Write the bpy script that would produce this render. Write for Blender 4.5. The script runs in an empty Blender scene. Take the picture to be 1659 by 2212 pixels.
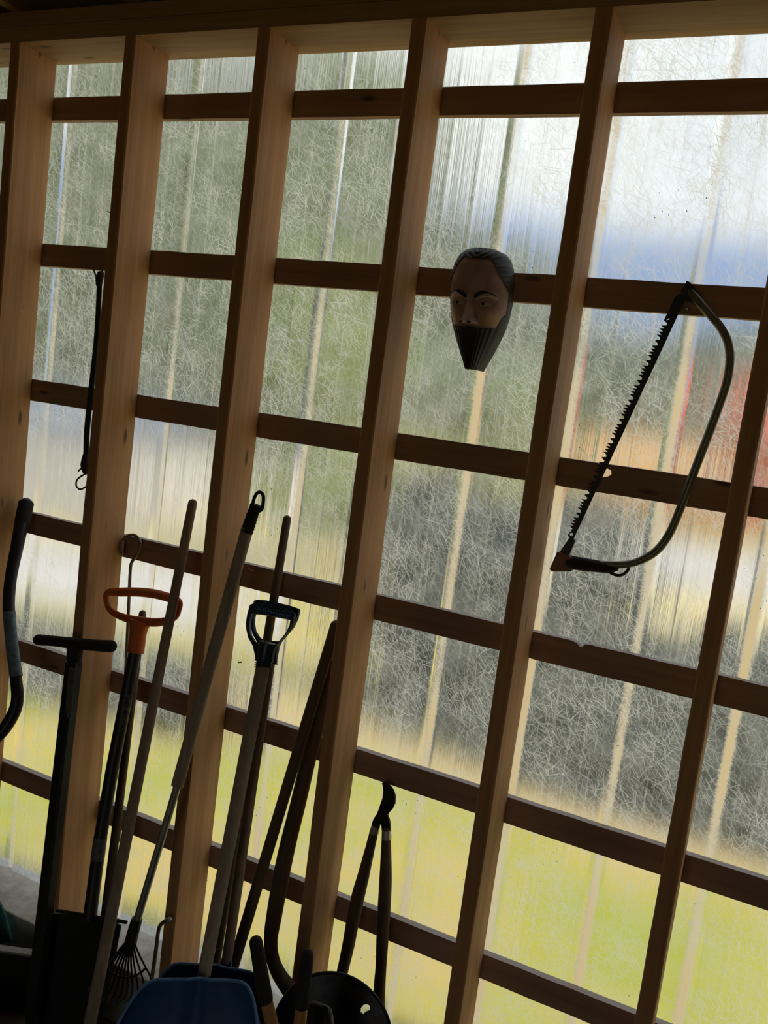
import bpy, bmesh, math, random
from mathutils import Vector, Matrix
from mathutils.geometry import tessellate_polygon

random.seed(7)
SC = bpy.context.scene
COL = SC.collection

# ------------------------------------------------------------------ camera, sky, sun, exposure
cam_d = bpy.data.cameras.new('camera')
cam = bpy.data.objects.new('camera', cam_d)
COL.objects.link(cam)
SC.camera = cam
cam_d.sensor_fit = 'VERTICAL'
cam_d.sensor_height = 36.0
cam_d.lens = 36.0 * 1895.3706 / 2212.0
cam_d.clip_start = 0.02
cam_d.clip_end = 900.0
CR = [(0.8964, 0.4238, 0.1296), (-0.171, 0.0612, 0.9834), (0.4089, -0.9037, 0.1273)]      # camera right / up / back axes in the room
cam.matrix_world = Matrix(((CR[0][0], CR[1][0], CR[2][0], 2.1284),
                           (CR[0][1], CR[1][1], CR[2][1], -1.8239),
                           (CR[0][2], CR[1][2], CR[2][2], -0.1745), (0, 0, 0, 1)))

world = bpy.data.worlds.new('sky')
SC.world = world
world.use_nodes = True
wn, wl = world.node_tree.nodes, world.node_tree.links
wn.clear()
w_out = wn.new('ShaderNodeOutputWorld')
w_bg = wn.new('ShaderNodeBackground')
w_tc = wn.new('ShaderNodeTexCoord')
w_sep = wn.new('ShaderNodeSeparateXYZ')
w_ramp = wn.new('ShaderNodeValToRGB')
w_ns = wn.new('ShaderNodeTexNoise')
w_mix = wn.new('ShaderNodeMix'); w_mix.data_type = 'RGBA'
wl.new(w_tc.outputs['Generated'], w_sep.inputs[0])
wl.new(w_sep.outputs['Z'], w_ramp.inputs[0])
wl.new(w_tc.outputs['Generated'], w_ns.inputs['Vector'])
w_ns.inputs['Scale'].default_value = 2.5
w_ns.inputs['Detail'].default_value = 4
w_ramp.color_ramp.elements[0].position = 0.0
w_ramp.color_ramp.elements[0].color = (0.86, 0.90, 0.95, 1)
w_ramp.color_ramp.elements[1].position = 0.75
w_ramp.color_ramp.elements[1].color = (0.42, 0.56, 0.80, 1)
w_cr = wn.new('ShaderNodeValToRGB')
w_cr.color_ramp.elements[0].position = 0.36
w_cr.color_ramp.elements[1].position = 0.62
wl.new(w_ns.outputs[0], w_cr.inputs[0])
wl.new(w_cr.outputs[0], w_mix.inputs[0])
wl.new(w_ramp.outputs[0], w_mix.inputs[6])
w_mix.inputs[7].default_value = (0.92, 0.96, 1.02, 1)
wl.new(w_mix.outputs[2], w_bg.inputs[0])
w_bg.inputs[1].default_value = 1.15
wl.new(w_bg.outputs[0], w_out.inputs[0])

sun_d = bpy.data.lights.new('sun', 'SUN')
sun_d.energy = 3.6
sun_d.angle = math.radians(1.5)
sun_d.color = (1.0, 0.93, 0.80)
sun = bpy.data.objects.new('sun', sun_d)
COL.objects.link(sun)
sun.location = (6, 2, 9)
sun.rotation_euler = Vector((-0.62, 0.13, -0.77)).to_track_quat('-Z', 'Y').to_euler()

SC.view_settings.view_transform = 'Standard'
SC.view_settings.look = 'None'
SC.view_settings.gamma = 1.0
SC.view_settings.use_curve_mapping = False
SC.view_settings.exposure = 0.14
SC.cycles.max_bounces = 10
SC.cycles.diffuse_bounces = 5
SC.cycles.transmission_bounces = 6
SC.cycles.sample_clamp_indirect = 6.0

# ------------------------------------------------------------------ node helpers and materials
def material(name):
    m = bpy.data.materials.new(name)
    m.use_nodes = True
    n, l = m.node_tree.nodes, m.node_tree.links
    n.clear()
    out = n.new('ShaderNodeOutputMaterial')
    return m, n, l, out

def tex_vec(n, l, scale, rot=(0, 0, 0), loc=(0, 0, 0)):
    tc = n.new('ShaderNodeTexCoord')
    mp = n.new('ShaderNodeMapping')
    mp.inputs['Scale'].default_value = scale
    mp.inputs['Rotation'].default_value = rot
    mp.inputs['Location'].default_value = loc
    l.new(tc.outputs['Object'], mp.inputs['Vector'])
    return mp.outputs['Vector']

def noise(n, l, vec, scale=1.0, detail=3, rough=0.55, dist=0.0):
    t = n.new('ShaderNodeTexNoise')
    t.inputs['Scale'].default_value = scale
    t.inputs['Detail'].default_value = detail
    t.inputs['Roughness'].default_value = rough
    t.inputs['Distortion'].default_value = dist
    l.new(vec, t.inputs['Vector'])
    return t.outputs[0]

def ramp(n, l, val, stops):
    r = n.new('ShaderNodeValToRGB')
    e = r.color_ramp.elements
    while len(e) < len(stops):
        e.new(0.5)
    for k, (p, c) in enumerate(stops):
        e[k].position = p
        e[k].color = (c[0], c[1], c[2], 1) if isinstance(c, (tuple, list)) else (c, c, c, 1)
    l.new(val, r.inputs[0])
    return r.outputs[0]

def mathn(n, l, op, a, b=0.0, clamp=False):
    t = n.new('ShaderNodeMath')
    t.operation = op
    t.use_clamp = clamp
    for k, v in enumerate((a, b)):
        if isinstance(v, (int, float)):
            t.inputs[k].default_value = v
        else:
            l.new(v, t.inputs[k])
    return t.outputs[0]

def mixc(n, l, fac, a, b, blend='MIX'):
    t = n.new('ShaderNodeMix')
    t.data_type = 'RGBA'
    t.blend_type = blend
    for k, v in ((0, fac), (6, a), (7, b)):
        if isinstance(v, (int, float)):
            t.inputs[k].default_value = v
        elif isinstance(v, (tuple, list)):
            t.inputs[k].default_value = (v[0], v[1], v[2], 1)
        else:
            l.new(v, t.inputs[k])
    return t.outputs[2]

def principled(n, l, out, col, rough=0.6, metal=0.0, spec=0.4, bump=None, bump_d=0.001, bump_s=0.4):
    p = n.new('ShaderNodeBsdfPrincipled')
    if isinstance(col, (tuple, list)):
        p.inputs['Base Color'].default_value = (col[0], col[1], col[2], 1)
    else:
        l.new(col, p.inputs['Base Color'])
    if isinstance(rough, (int, float)):
        p.inputs['Roughness'].default_value = rough
    else:
        l.new(rough, p.inputs['Roughness'])
    p.inputs['Metallic'].default_value = metal
    p.inputs['Specular IOR Level'].default_value = spec
    if bump is not None:
        b = n.new('ShaderNodeBump')
        b.inputs['Strength'].default_value = bump_s
        b.inputs['Distance'].default_value = bump_d
        l.new(bump, b.inputs['Height'])
        l.new(b.outputs[0], p.inputs['Normal'])
    l.new(p.outputs[0], out.inputs[0])
    return p

def wood(name, light, dark, axis='z', knots=True, rough=0.7, dust=None, seed=0.0, fine=1.0):
    m, n, l, out = material(name)
    st = {'x': (1.2, 26, 26), 'y': (26, 1.2, 26), 'z': (26, 26, 1.2)}[axis]
    st = tuple(s * fine for s in st)
    v = tex_vec(n, l, st, loc=(seed, seed * 1.7, seed * 0.6))
    g = noise(n, l, v, 1.0, 5, 0.6, 0.6)
    c = ramp(n, l, g, [(0.28, dark), (0.5, tuple((a + b) / 2 for a, b in zip(light, dark))), (0.72, light)])
    v2 = tex_vec(n, l, tuple(s * 4 for s in st), loc=(3 + seed, 1, 2))
    g2 = noise(n, l, v2, 1.0, 2)
    c = mixc(n, l, 0.35, c, ramp(n, l, g2, [(0.3, 0.55), (0.7, 1.0)]), 'MULTIPLY')
    v3 = tex_vec(n, l, (3, 3, 3), loc=(seed, 4, 1))
    c = mixc(n, l, 0.5, c, ramp(n, l, noise(n, l, v3, 1.0, 3), [(0.3, 0.62), (0.65, 1.0)]), 'MULTIPLY')
    if knots:
        ks = {'x': (4.2, 14, 14), 'y': (14, 4.2, 14), 'z': (14, 14, 4.2)}[axis]
        vv = tex_vec(n, l, ks, loc=(seed * 2, 0.3, 0.7))
        vo = n.new('ShaderNodeTexVoronoi')
        vo.inputs['Scale'].default_value = 1.0
        vo.inputs['Randomness'].default_value = 1.0
        l.new(vv, vo.inputs['Vector'])
        k = ramp(n, l, vo.outputs['Distance'], [(0.04, 0.28), (0.085, 0.55), (0.12, 1.0)])
        c = mixc(n, l, 1.0, c, k, 'MULTIPLY')
    if dust is not None:
        ge = n.new('ShaderNodeNewGeometry')
        sp = n.new('ShaderNodeSeparateXYZ')
        l.new(ge.outputs['Normal'], sp.inputs[0])
        up = ramp(n, l, sp.outputs['Z'], [(0.55, 0.0), (0.85, 0.9)])
        c = mixc(n, l, up, c, dust)
    principled(n, l, out, c, rough, 0.0, 0.25, bump=g, bump_d=0.0012, bump_s=0.35)
    return m

def plain(name, col, rough=0.5, metal=0.0, var=0.25, scale=40, spec=0.4, bump=0.0):
    m, n, l, out = material(name)
    v = tex_vec(n, l, (1, 1, 1))
    g = noise(n, l, v, scale, 4, 0.6)
    c = mixc(n, l, ramp(n, l, g, [(0.3, 0.0), (0.7, 1.0)]), tuple(x * (1 - var) for x in col), tuple(min(1, x * (1 + var)) for x in col))
    r = ramp(n, l, g, [(0.3, max(0.05, rough - 0.1)), (0.7, min(1, rough + 0.1))])
    principled(n, l, out, c, r, metal, spec, bump=g if bump else None, bump_d=bump, bump_s=0.5)
    return m

M_STUD = wood('stud_pine', (0.64, 0.345, 0.150), (0.45, 0.22, 0.085), 'z')
M_GIRT = wood('girt_pine', (0.42, 0.255, 0.165), (0.28, 0.165, 0.105), 'x', dust=(0.36, 0.31, 0.29))
M_PLATE = wood('plate_pine', (0.56, 0.36, 0.19), (0.38, 0.22, 0.10), 'x', seed=3.1)
M_RAFT = wood('rafter_pine', (0.42, 0.25, 0.12), (0.28, 0.15, 0.07), 'y', seed=5.0)
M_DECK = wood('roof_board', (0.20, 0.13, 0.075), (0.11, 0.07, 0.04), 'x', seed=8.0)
M_SHELL = wood('wall_board', (0.20, 0.175, 0.15), (0.11, 0.095, 0.08), 'z', seed=9.0)
M_CONC = plain('concrete', (0.52, 0.48, 0.42), 0.95, 0, 0.25, 28, 0.1, 0.002)
M_DIRT = plain('floor_concrete', (0.17, 0.14, 0.11), 0.95, 0, 0.4, 9, 0.1, 0.003)
M_HANDLE = wood('weathered_handle', (0.44, 0.335, 0.23), (0.28, 0.20, 0.13), 'z', False, 0.75, fine=2.2)
M_HANDLE_GREY = wood('grey_handle', (0.48, 0.39, 0.28), (0.32, 0.25, 0.17), 'z', False, 0.75, seed=2.0, fine=2.2)
M_HANDLE_DARK = wood('dark_handle', (0.18, 0.115, 0.065), (0.095, 0.06, 0.036), 'z', False, 0.7, seed=4.0, fine=2.2)
M_HANDLE_OR = wood('orange_handle', (0.62, 0.31, 0.10), (0.42, 0.19, 0.06), 'z', False, 0.5, seed=6.0, fine=2.2)
M_BLACK = plain('black_paint', (0.022, 0.022, 0.022), 0.45, 0, 0.2, 60)
M_BLKMETAL = plain('black_metal', (0.03, 0.03, 0.028), 0.38, 0.4, 0.3, 70)
M_GRIP = plain('black_foam', (0.03, 0.029, 0.027), 0.85, 0, 0.3, 160, 0.2, 0.0008)
M_RUBBER = plain('rubber', (0.028, 0.028, 0.027), 0.7, 0, 0.3, 90, 0.3)
M_ORANGE = plain('orange_plastic', (0.62, 0.145, 0.025), 0.55, 0, 0.12, 60, 0.35, 0.0004)
M_BLUE = plain('blue_plastic', (0.013, 0.066, 0.175), 0.42, 0, 0.2, 30, 0.5)
M_BLUERIM = plain('pale_blue_edge', (0.10, 0.22, 0.40), 0.5, 0, 0.2, 60, 0.5)
M_BLUEDK = plain('dark_blue_plastic', (0.018, 0.034, 0.06), 0.38, 0, 0.25, 60, 0.5)
M_STEEL = plain('galvanised_steel', (0.42, 0.41, 0.38), 0.42, 0.85, 0.15, 60)
M_WIRE = plain('dull_wire', (0.20, 0.17, 0.12), 0.5, 0.7, 0.25, 80)
M_DKWIRE = plain('dark_wire', (0.05, 0.045, 0.04), 0.5, 0.6, 0.25, 80)
M_SAWTUBE = plain('saw_tube', (0.16, 0.165, 0.12), 0.42, 0.45, 0.2, 50)
M_BLADE = plain('saw_blade', (0.03, 0.03, 0.03), 0.5, 0.5, 0.3, 60)
M_SAWORANGE = plain('faded_orange', (0.22, 0.105, 0.05), 0.6, 0, 0.25, 50)
M_STICKER = plain('grey_sticker', (0.11, 0.11, 0.10), 0.6, 0, 0.35, 90)
M_STICKBLUE = plain('worn_blue_sticker', (0.13, 0.19, 0.22), 0.5, 0, 0.5, 60)
M_STICKBRN = plain('brown_label', (0.085, 0.07, 0.055), 0.7, 0, 0.3, 60)
M_GREYTEXT = plain('grey_print', (0.10, 0.10, 0.10), 0.6, 0, 0.1, 60)
M_TEAL = plain('teal_plastic', (0.03, 0.15, 0.14), 0.5, 0, 0.2, 40)
M_RIM = plain('pale_rim', (0.30, 0.28, 0.25), 0.7, 0, 0.3, 50)
M_CARD = plain('brown_card', (0.21, 0.13, 0.08), 0.9, 0, 0.2, 40)
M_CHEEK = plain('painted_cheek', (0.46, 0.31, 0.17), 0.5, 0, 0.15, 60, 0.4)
M_SKIN = plain('painted_face', (0.40, 0.265, 0.24), 0.5, 0, 0.18, 40, 0.4)
M_HAIR = plain('painted_hair', (0.042, 0.043, 0.04), 0.6, 0, 0.3, 120, 0.35)
M_BEARD = plain('painted_beard', (0.026, 0.024, 0.021), 0.6, 0, 0.3, 120, 0.35)
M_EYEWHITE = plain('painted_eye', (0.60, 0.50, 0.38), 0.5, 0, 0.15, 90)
M_NAIL = plain('bright_nail', (0.5, 0.48, 0.44), 0.4, 0.8, 0.1, 90)

# ------------------------------------------------------------------ mesh helpers
class MB:
    """collects geometry in room coordinates and links it as ONE mesh object"""
    def __init__(self):
        self.bm = bmesh.new()

    def box(self, a, b, bev=0.0):
        bm2 = bmesh.new()
        bmesh.ops.create_cube(bm2, size=1.0)
        for v in bm2.verts:
            v.co = Vector([(a[k] + b[k]) / 2 + v.co[k] * (b[k] - a[k]) for k in range(3)])
        if bev:
            bmesh.ops.bevel(bm2, geom=bm2.edges[:], offset=bev, segments=2, affect='EDGES', profile=0.6)
        self.join(bm2)
        return self

    def join(self, bm2):
        me = bpy.data.meshes.new('tmp')
        bm2.to_mesh(me)
        bm2.free()
        self.bm.from_mesh(me)
        bpy.data.meshes.remove(me)

    def tube(self, pts, segs=14, smooth=0, cap='round', squash=None, square=False):
        """pts: (x, y, z, radius); smooth = subdivisions of a Catmull-Rom curve through the points"""
        P = [(Vector(p[:3]), p[3]) for p in pts]
        if smooth and len(P) > 2:
            Q = []
            for i in range(len(P) - 1):
                p0, p1, p2, p3 = P[max(i - 1, 0)], P[i], P[i + 1], P[min(i + 2, len(P) - 1)]
                for s in range(smooth):
                    t = s / smooth
                    co = 0.5 * ((2 * p1[0]) + (p2[0] - p0[0]) * t + (2 * p0[0] - 5 * p1[0] + 4 * p2[0] - p3[0]) * t * t + (3 * p1[0] - p0[0] - 3 * p2[0] + p3[0]) * t ** 3)
                    Q.append((co, p1[1] + (p2[1] - p1[1]) * t))
            Q.append(P[-1])
            P = Q
        if cap == 'round':
            def dome(a, b):
                d = (a[0] - b[0]).normalized()
                return [(a[0] + d * a[1] * math.sin(x), a[1] * math.cos(x)) for x in (1.45, 1.1, 0.75, 0.4)]
            P = dome(P[0], P[1]) + P + list(reversed(dome(P[-1], P[-2])))
        T = []
        for i in range(len(P)):
            a, b = P[max(i - 1, 0)][0], P[min(i + 1, len(P) - 1)][0]
            d = b - a
            T.append(d.normalized() if d.length > 1e-9 else Vector((0, 0, 1)))
        ref = Vector((0, 1, 0)) if abs(T[0].y) < 0.9 else Vector((1, 0, 0))
        u = (ref - T[0] * ref.dot(T[0])).normalized()
        rings = []
        for i, (c, r) in enumerate(P):
            u = (u - T[i] * u.dot(T[i]))
            u = u.normalized()
            w = T[i].cross(u)
            ring = []
            for k in range(segs):
                a = 2 * math.pi * (k + (0.5 if square else 0)) / segs
                ca, sa = math.cos(a), math.sin(a)
                if square:
                    s_ = 1.0 / max(abs(ca), abs(sa))
                    s_ = min(s_, 1.28)
                    ca, sa = ca * s_, sa * s_
                if squash:
                    ca *= squash
                ring.append(self.bm.verts.new(c + u * (ca * r) + w * (sa * r)))
            rings.append(ring)
        for i in range(len(rings) - 1):
            for k in range(segs):
                self.bm.faces.new((rings[i][k], rings[i][(k + 1) % segs], rings[i + 1][(k + 1) % segs], rings[i + 1][k]))
        self.bm.faces.new(list(reversed(rings[0])))
        self.bm.faces.new(rings[-1])
        return self

    def loop(self, pts, r, segs=10, smooth=6):
        """closed tube through points"""
        n = len(pts)
        V = [Vector(p[:3]) for p in pts]
        Q = []
        for i in range(n):
            p0, p1, p2, p3 = V[i - 1], V[i], V[(i + 1) % n], V[(i + 2) % n]
            for s in range(smooth):
                t = s / smooth
                Q.append(0.5 * ((2 * p1) + (p2 - p0) * t + (2 * p0 - 5 * p1 + 4 * p2 - p3) * t * t + (3 * p1 - p0 - 3 * p2 + p3) * t ** 3))
        m = len(Q)
        cen = sum(Q, Vector()) / m
        nor = Vector()
        for i in range(m):
            nor += (Q[i] - cen).cross(Q[(i + 1) % m] - cen)
        nor.normalize()
        rings = []
        for i in range(m):
            t = (Q[(i + 1) % m] - Q[i - 1]).normalized()
            s = t.cross(nor).normalized()
            if len(pts[0]) > 3:
                j, t = i // smooth, (i % smooth) / smooth
                rr = pts[j][3] * (1 - t) + pts[(j + 1) % n][3] * t
            else:
                rr = r
            t = (Q[(i + 1) % m] - Q[i - 1]).normalized()
            rings.append([self.bm.verts.new(Q[i] + s * (math.cos(2 * math.pi * k / segs) * rr) + nor * (math.sin(2 * math.pi * k / segs) * min(rr, .0125))) for k in range(segs)])
        for i in range(m):
            a, b = rings[i], rings[(i + 1) % m]
            for k in range(segs):
                self.bm.faces.new((a[k], a[(k + 1) % segs], b[(k + 1) % segs], b[k]))
        return self

    def plate(self, outer, thick, holes=(), nrm=(0, 1, 0), both=False):
        """flat outline (3-D points) with holes, extruded along nrm by thick (or centred when both)"""
        N = Vector(nrm).normalized()
        off = N * (-thick / 2 if both else 0)
        loops = [[Vector(p[:3]) + off for p in outer]] + [[Vector(p[:3]) + off for p in h] for h in holes]
        flat = [p for L in loops for p in L]
        tris = tessellate_polygon(loops)
        a = [self.bm.verts.new(p) for p in flat]
        b = [self.bm.verts.new(p + N * thick) for p in flat]
        for t in tris:
            try:
                self.bm.faces.new([a[i] for i in t])
                self.bm.faces.new([b[i] for i in reversed(t)])
            except ValueError:
                pass
        s = 0
        for L in loops:
            k = len(L)
            for i in range(k):
                j = (i + 1) % k
                try:
                    self.bm.faces.new((a[s + i], b[s + i], b[s + j], a[s + j]))
                except ValueError:
                    pass
            s += k
        return self

    def grid(self, fn, nu, nv):
        vs = [[self.bm.verts.new(fn(i / (nu - 1), j / (nv - 1))) for j in range(nv)] for i in range(nu)]
        for i in range(nu - 1):
            for j in range(nv - 1):
                self.bm.faces.new((vs[i][j], vs[i + 1][j], vs[i + 1][j + 1], vs[i][j + 1]))
        return self

    def ball(self, c, r, sub=2, sc=(1, 1, 1)):
        bm2 = bmesh.new()
        bmesh.ops.create_icosphere(bm2, subdivisions=sub, radius=1.0)
        for v in bm2.verts:
            v.co = Vector((c[0] + v.co.x * r * sc[0], c[1] + v.co.y * r * sc[1], c[2] + v.co.z * r * sc[2]))
        self.join(bm2)
        return self

    def build(self, name, mat, parent=None, smooth=True, angle=35, base=None):
        bmesh.ops.recalc_face_normals(self.bm, faces=self.bm.faces[:])
        me = bpy.data.meshes.new(name)
        org = Vector(base) if base else Vector()
        p, q = parent, Vector()
        while p is not None:
            q += p.location
            p = p.parent
        bmesh.ops.translate(self.bm, verts=self.bm.verts[:], vec=-(q + org))
        self.bm.to_mesh(me)
        self.bm.free()
        me.materials.append(mat)
        if smooth:
            me.shade_smooth()
            me.set_sharp_from_angle(angle=math.radians(angle))
        o = bpy.data.objects.new(name, me)
        o.location = org
        COL.objects.link(o)
        if parent is not None:
            o.parent = parent
        return o

def tag(o, label, cat, group=None):
    o['label'] = label
    o['category'] = cat
    if group:
        o['group'] = group
    return o

def thing(name, label, cat, loc, group=None):
    o = bpy.data.objects.new(name, None)
    COL.objects.link(o)
    o.location = loc
    o.empty_display_size = 0.05
    return tag(o, label, cat, group)

def struct(o):
    o['kind'] = 'structure'
    return o

def lerp(a, b, t):
    return tuple(x + (y - x) * t for x, y in zip(a, b))

def rod(a, b, r0, r1=None, n=2):
    r1 = r0 if r1 is None else r1
    return [lerp(a[:3], b[:3], i / (n - 1)) + (r0 + (r1 - r0) * i / (n - 1),) for i in range(n)]

FLOOR = -2.0

# ------------------------------------------------------------------ outdoors: lawn, hedge, drive, trees, hills
def lawn_material():
    m, n, l, out = material('lawn_grass')
    v = tex_vec(n, l, (1, 1, 1))
    a = noise(n, l, v, 1.1, 5, 0.6)
    b = noise(n, l, v, 7.0, 4, 0.65)
    c = ramp(n, l, a, [(0.36, (0.32, 0.36, 0.022)), (0.5, (0.43, 0.39, 0.04)), (0.64, (0.57, 0.41, 0.11))])
    c = mixc(n, l, 0.4, c, ramp(n, l, b, [(0.3, 0.6), (0.7, 1.0)]), 'MULTIPLY')
    sp = n.new('ShaderNodeSeparateXYZ')
    l.new(v, sp.inputs[0])
    wob = mathn(n, l, 'ADD', sp.outputs['Y'], mathn(n, l, 'MULTIPLY', a, 0.9))
    strip = ramp(n, l, mathn(n, l, 'MULTIPLY', wob, 0.1), [(0.335, 0.0), (0.36, 0.9), (0.44, 0.9), (0.47, 0.25)])
    c = mixc(n, l, strip, c, (0.54, 0.40, 0.19))
    dry = ramp(n, l, mathn(n, l, 'MULTIPLY', wob, 0.05), [(0.40, 0.0), (0.46, 0.85), (0.62, 0.85), (0.70, 0.1)])
    c = mixc(n, l, dry, c, (0.66, 0.54, 0.29))
    near = ramp(n, l, mathn(n, l, 'MULTIPLY', wob, 0.1), [(0.07, 0.85), (0.13, 0.0)])
    c = mixc(n, l, near, c, (0.56, 0.46, 0.25))
    principled(n, l, out, c, 0.95, 0, 0.1)
    return m
M_LAWN = lawn_material()
M_DRIVE = plain('gravel_drive', (0.52, 0.49, 0.50), 0.95, 0, 0.12, 3, 0.1)
M_HEDGE = plain('hedge_leaves', (0.055, 0.065, 0.062), 0.9, 0, 0.5, 6, 0.1)
M_LEAF = plain('tree_leaves', (0.125, 0.165, 0.075), 0.9, 0, 0.55, 1.6, 0.1)
M_LEAFY = plain('yellow_leaves', (0.19, 0.235, 0.07), 0.9, 0, 0.3, 2.0, 0.1)
M_LEAFG = plain('grey_leaves', (0.14, 0.17, 0.12), 0.9, 0, 0.5, 1.6, 0.1)
M_BARK = plain('bark', (0.10, 0.075, 0.05), 0.9, 0, 0.4, 12, 0.1)
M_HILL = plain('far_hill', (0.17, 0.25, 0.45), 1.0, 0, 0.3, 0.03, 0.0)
M_RED = plain('red_barn_paint', (0.50, 0.09, 0.05), 0.8, 0, 0.2, 3, 0.1)
M_TAN = plain('straw', (0.62, 0.36, 0.14), 0.9, 0, 0.2, 1.5, 0.1)
M_PALE = plain('pale_siding', (0.60, 0.57, 0.60), 0.8, 0, 0.06, 3, 0.1)
M_ROOFS = plain('slate_roof', (0.16, 0.19, 0.26), 0.8, 0, 0.2, 6, 0.1)

o = MB().box((-90, -60, -2.6), (90, 160, -2.16)).build('ground', M_LAWN, smooth=False); struct(o)
# pale drive lying across the lawn
dv = MB()
dv.plate([(-26, 5.6, -2.155), (-1.5, 4.9, -2.155), (-2.5, 7.4, -2.155), (-26, 8.6, -2.155)], 0.02, nrm=(0, 0, 1))
dv.plate([(-1.5, 13, -2.155), (30, 13, -2.155), (30, 20.5, -2.155), (-2.5, 19.5, -2.155)], 0.02, nrm=(0, 0, 1))
struct(dv.build('path', M_DRIVE, smooth=False))

def bush(name, mat, lumps, seed, parent=None):
    rnd = random.Random(seed)
    mb = MB()
    for c, r, sc in lumps:
        bm2 = bmesh.new()
        bmesh.ops.create_icosphere(bm2, subdivisions=4, radius=1.0)
        for v in bm2.verts:
            d = 1 + 0.13 * math.sin(7 * v.co.x + seed) * math.sin(6 * v.co.y + 2) + 0.12 * math.sin(9 * v.co.z + seed * 2) + rnd.uniform(-0.09, 0.09)
            v.co = Vector((c[0] + v.co.x * r * sc[0] * d, c[1] + v.co.y * r * sc[1] * d, c[2] + v.co.z * r * sc[2] * d))
        mb.join(bm2)
    return mb.build(name, mat, parent, smooth=False)

# dark hedge: one clipped row seen through the sheeting
hl = []
rh = random.Random(3)
for k in range(22):
    q = k / 21
    x = -0.15 + 4.4 * q
    h = 0.52 + 0.05 * math.sin(k * 1.3) + (0.26 if k < 8 else 0)
    hl.append(((x, 4.45 - 0.75 * min(1, q * 2.6) + rh.uniform(-.06, .06), -2.15 + h * 0.95), 0.27, (1, 1.0, h / 0.27)))
for k in range(9):
    hl.append(((-2.9 + k * 0.28, 3.0 - 0.02 * k + rh.uniform(-.06, .06), -2.15 + 0.2), 0.22, (1.1, 1, 1.25 - .04 * k)))
hg = bush('hedge', M_HEDGE, hl, 5)
hg['kind'] = 'stuff'; hg['label'] = 'dark low hedge blurred behind the translucent sheeting beyond the lawn'; hg['category'] = 'hedge'

def tree(name, label, x, y, h, r, mat, seed, low=0.12):
    t = thing(name, label, 'tree', (x, y, -2.1))
    MB().tube([(x, y, -2.15, r * 0.09), (x + .1, y, -2.1 + h * 0.5, r * 0.06), (x, y, -2.1 + h * 0.8, r * 0.03)], 10).build('trunk', M_BARK, t)
    rn = random.Random(seed)
    L = []
    for k in range(13):
        zz = rn.uniform(low, 0.86)
        rr = r * (0.34 + 0.30 * math.sin(math.pi * min(1, zz * 1.05)))
        a = rn.uniform(0, 6.28)
        d = r * 0.58 * rn.uniform(0.3, 1) * (1.1 - zz * 0.6)
        L.append(((x + math.cos(a) * d, y + math.sin(a) * d, -2.1 + h * zz), rr, (1, 1, 0.9)))
    bush('crown', mat, L, seed, t)
    return t
def at_az(az, y):
    return 2.13 + math.tan(math.radians(az)) * (y + 1.82)
for az, y, h, r, mat, sd, lab in (
        (-36.3, 30, 16.0, 3.6, M_LEAFG, 22, 'tallest grey-green tree blurred behind the sheeting above the strap'),
        (-39.5, 15, 10.5, 2.4, M_LEAF, 19, 'tall green tree blurred behind the sheeting at the left edge'),
        (-33.0, 21, 11.5, 2.5, M_LEAFG, 11, 'tall grey-green tree blurred behind the sheeting above the rubber strap'),
        (-27.0, 15.6, 8.8, 2.1, M_LEAF, 12, 'green tree blurred behind the sheeting above the orange D grip'),
        (-21.8, 25, 11.0, 2.9, M_LEAFG, 13, 'grey-green tree blurred behind the sheeting above the blue shovel grips'),
        (-24.0, 8.6, 3.9, 0.85, M_LEAFY, 14, 'yellow-green tree blurred behind the upper sheeting left of the carved mask'),
        (-15.5, 34, 7.6, 3.0, M_LEAFG, 15, 'grey-green tree blurred behind the sheeting at the carved mask'),
        (-13.6, 13, 2.9, 0.7, M_LEAFY, 16, 'small yellow-green tree blurred behind the sheeting beside the carved beard'),
        (-7.5, 36, 5.2, 2.3, M_LEAFG, 17, 'low grey-green tree blurred behind the sheeting inside the bow saw frame'),
        (-3.0, 43, 6.6, 2.9, M_LEAFG, 20, 'grey-green tree blurred behind the sheeting between the saw frame and the right stud'),
        (-11.5, 43, 6.8, 3.0, M_LEAFG, 21, 'grey-green tree blurred behind the sheeting between the mask and the bow saw'),
        (1.0, 36, 5.6, 2.3, M_LEAFG, 18, 'grey-green tree blurred behind the sheeting right of the bow saw')):
    tree('tree', lab, at_az(az, y), y, h, r, mat, sd, 0.1)
hb = MB()
def hill(u, v):
    x = -120 + 240 * u
    y = 70 + 60 * v
    e = 26 + 3.0 * math.sin(u * 9 + 1) + 1.5 * math.sin(u * 23)
    return (x, y, -3 + e * math.sin(min(1, v * 1.3) * math.pi / 2))
hb.grid(hill, 70, 14)
struct(hb.build('hills', M_HILL))

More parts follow.
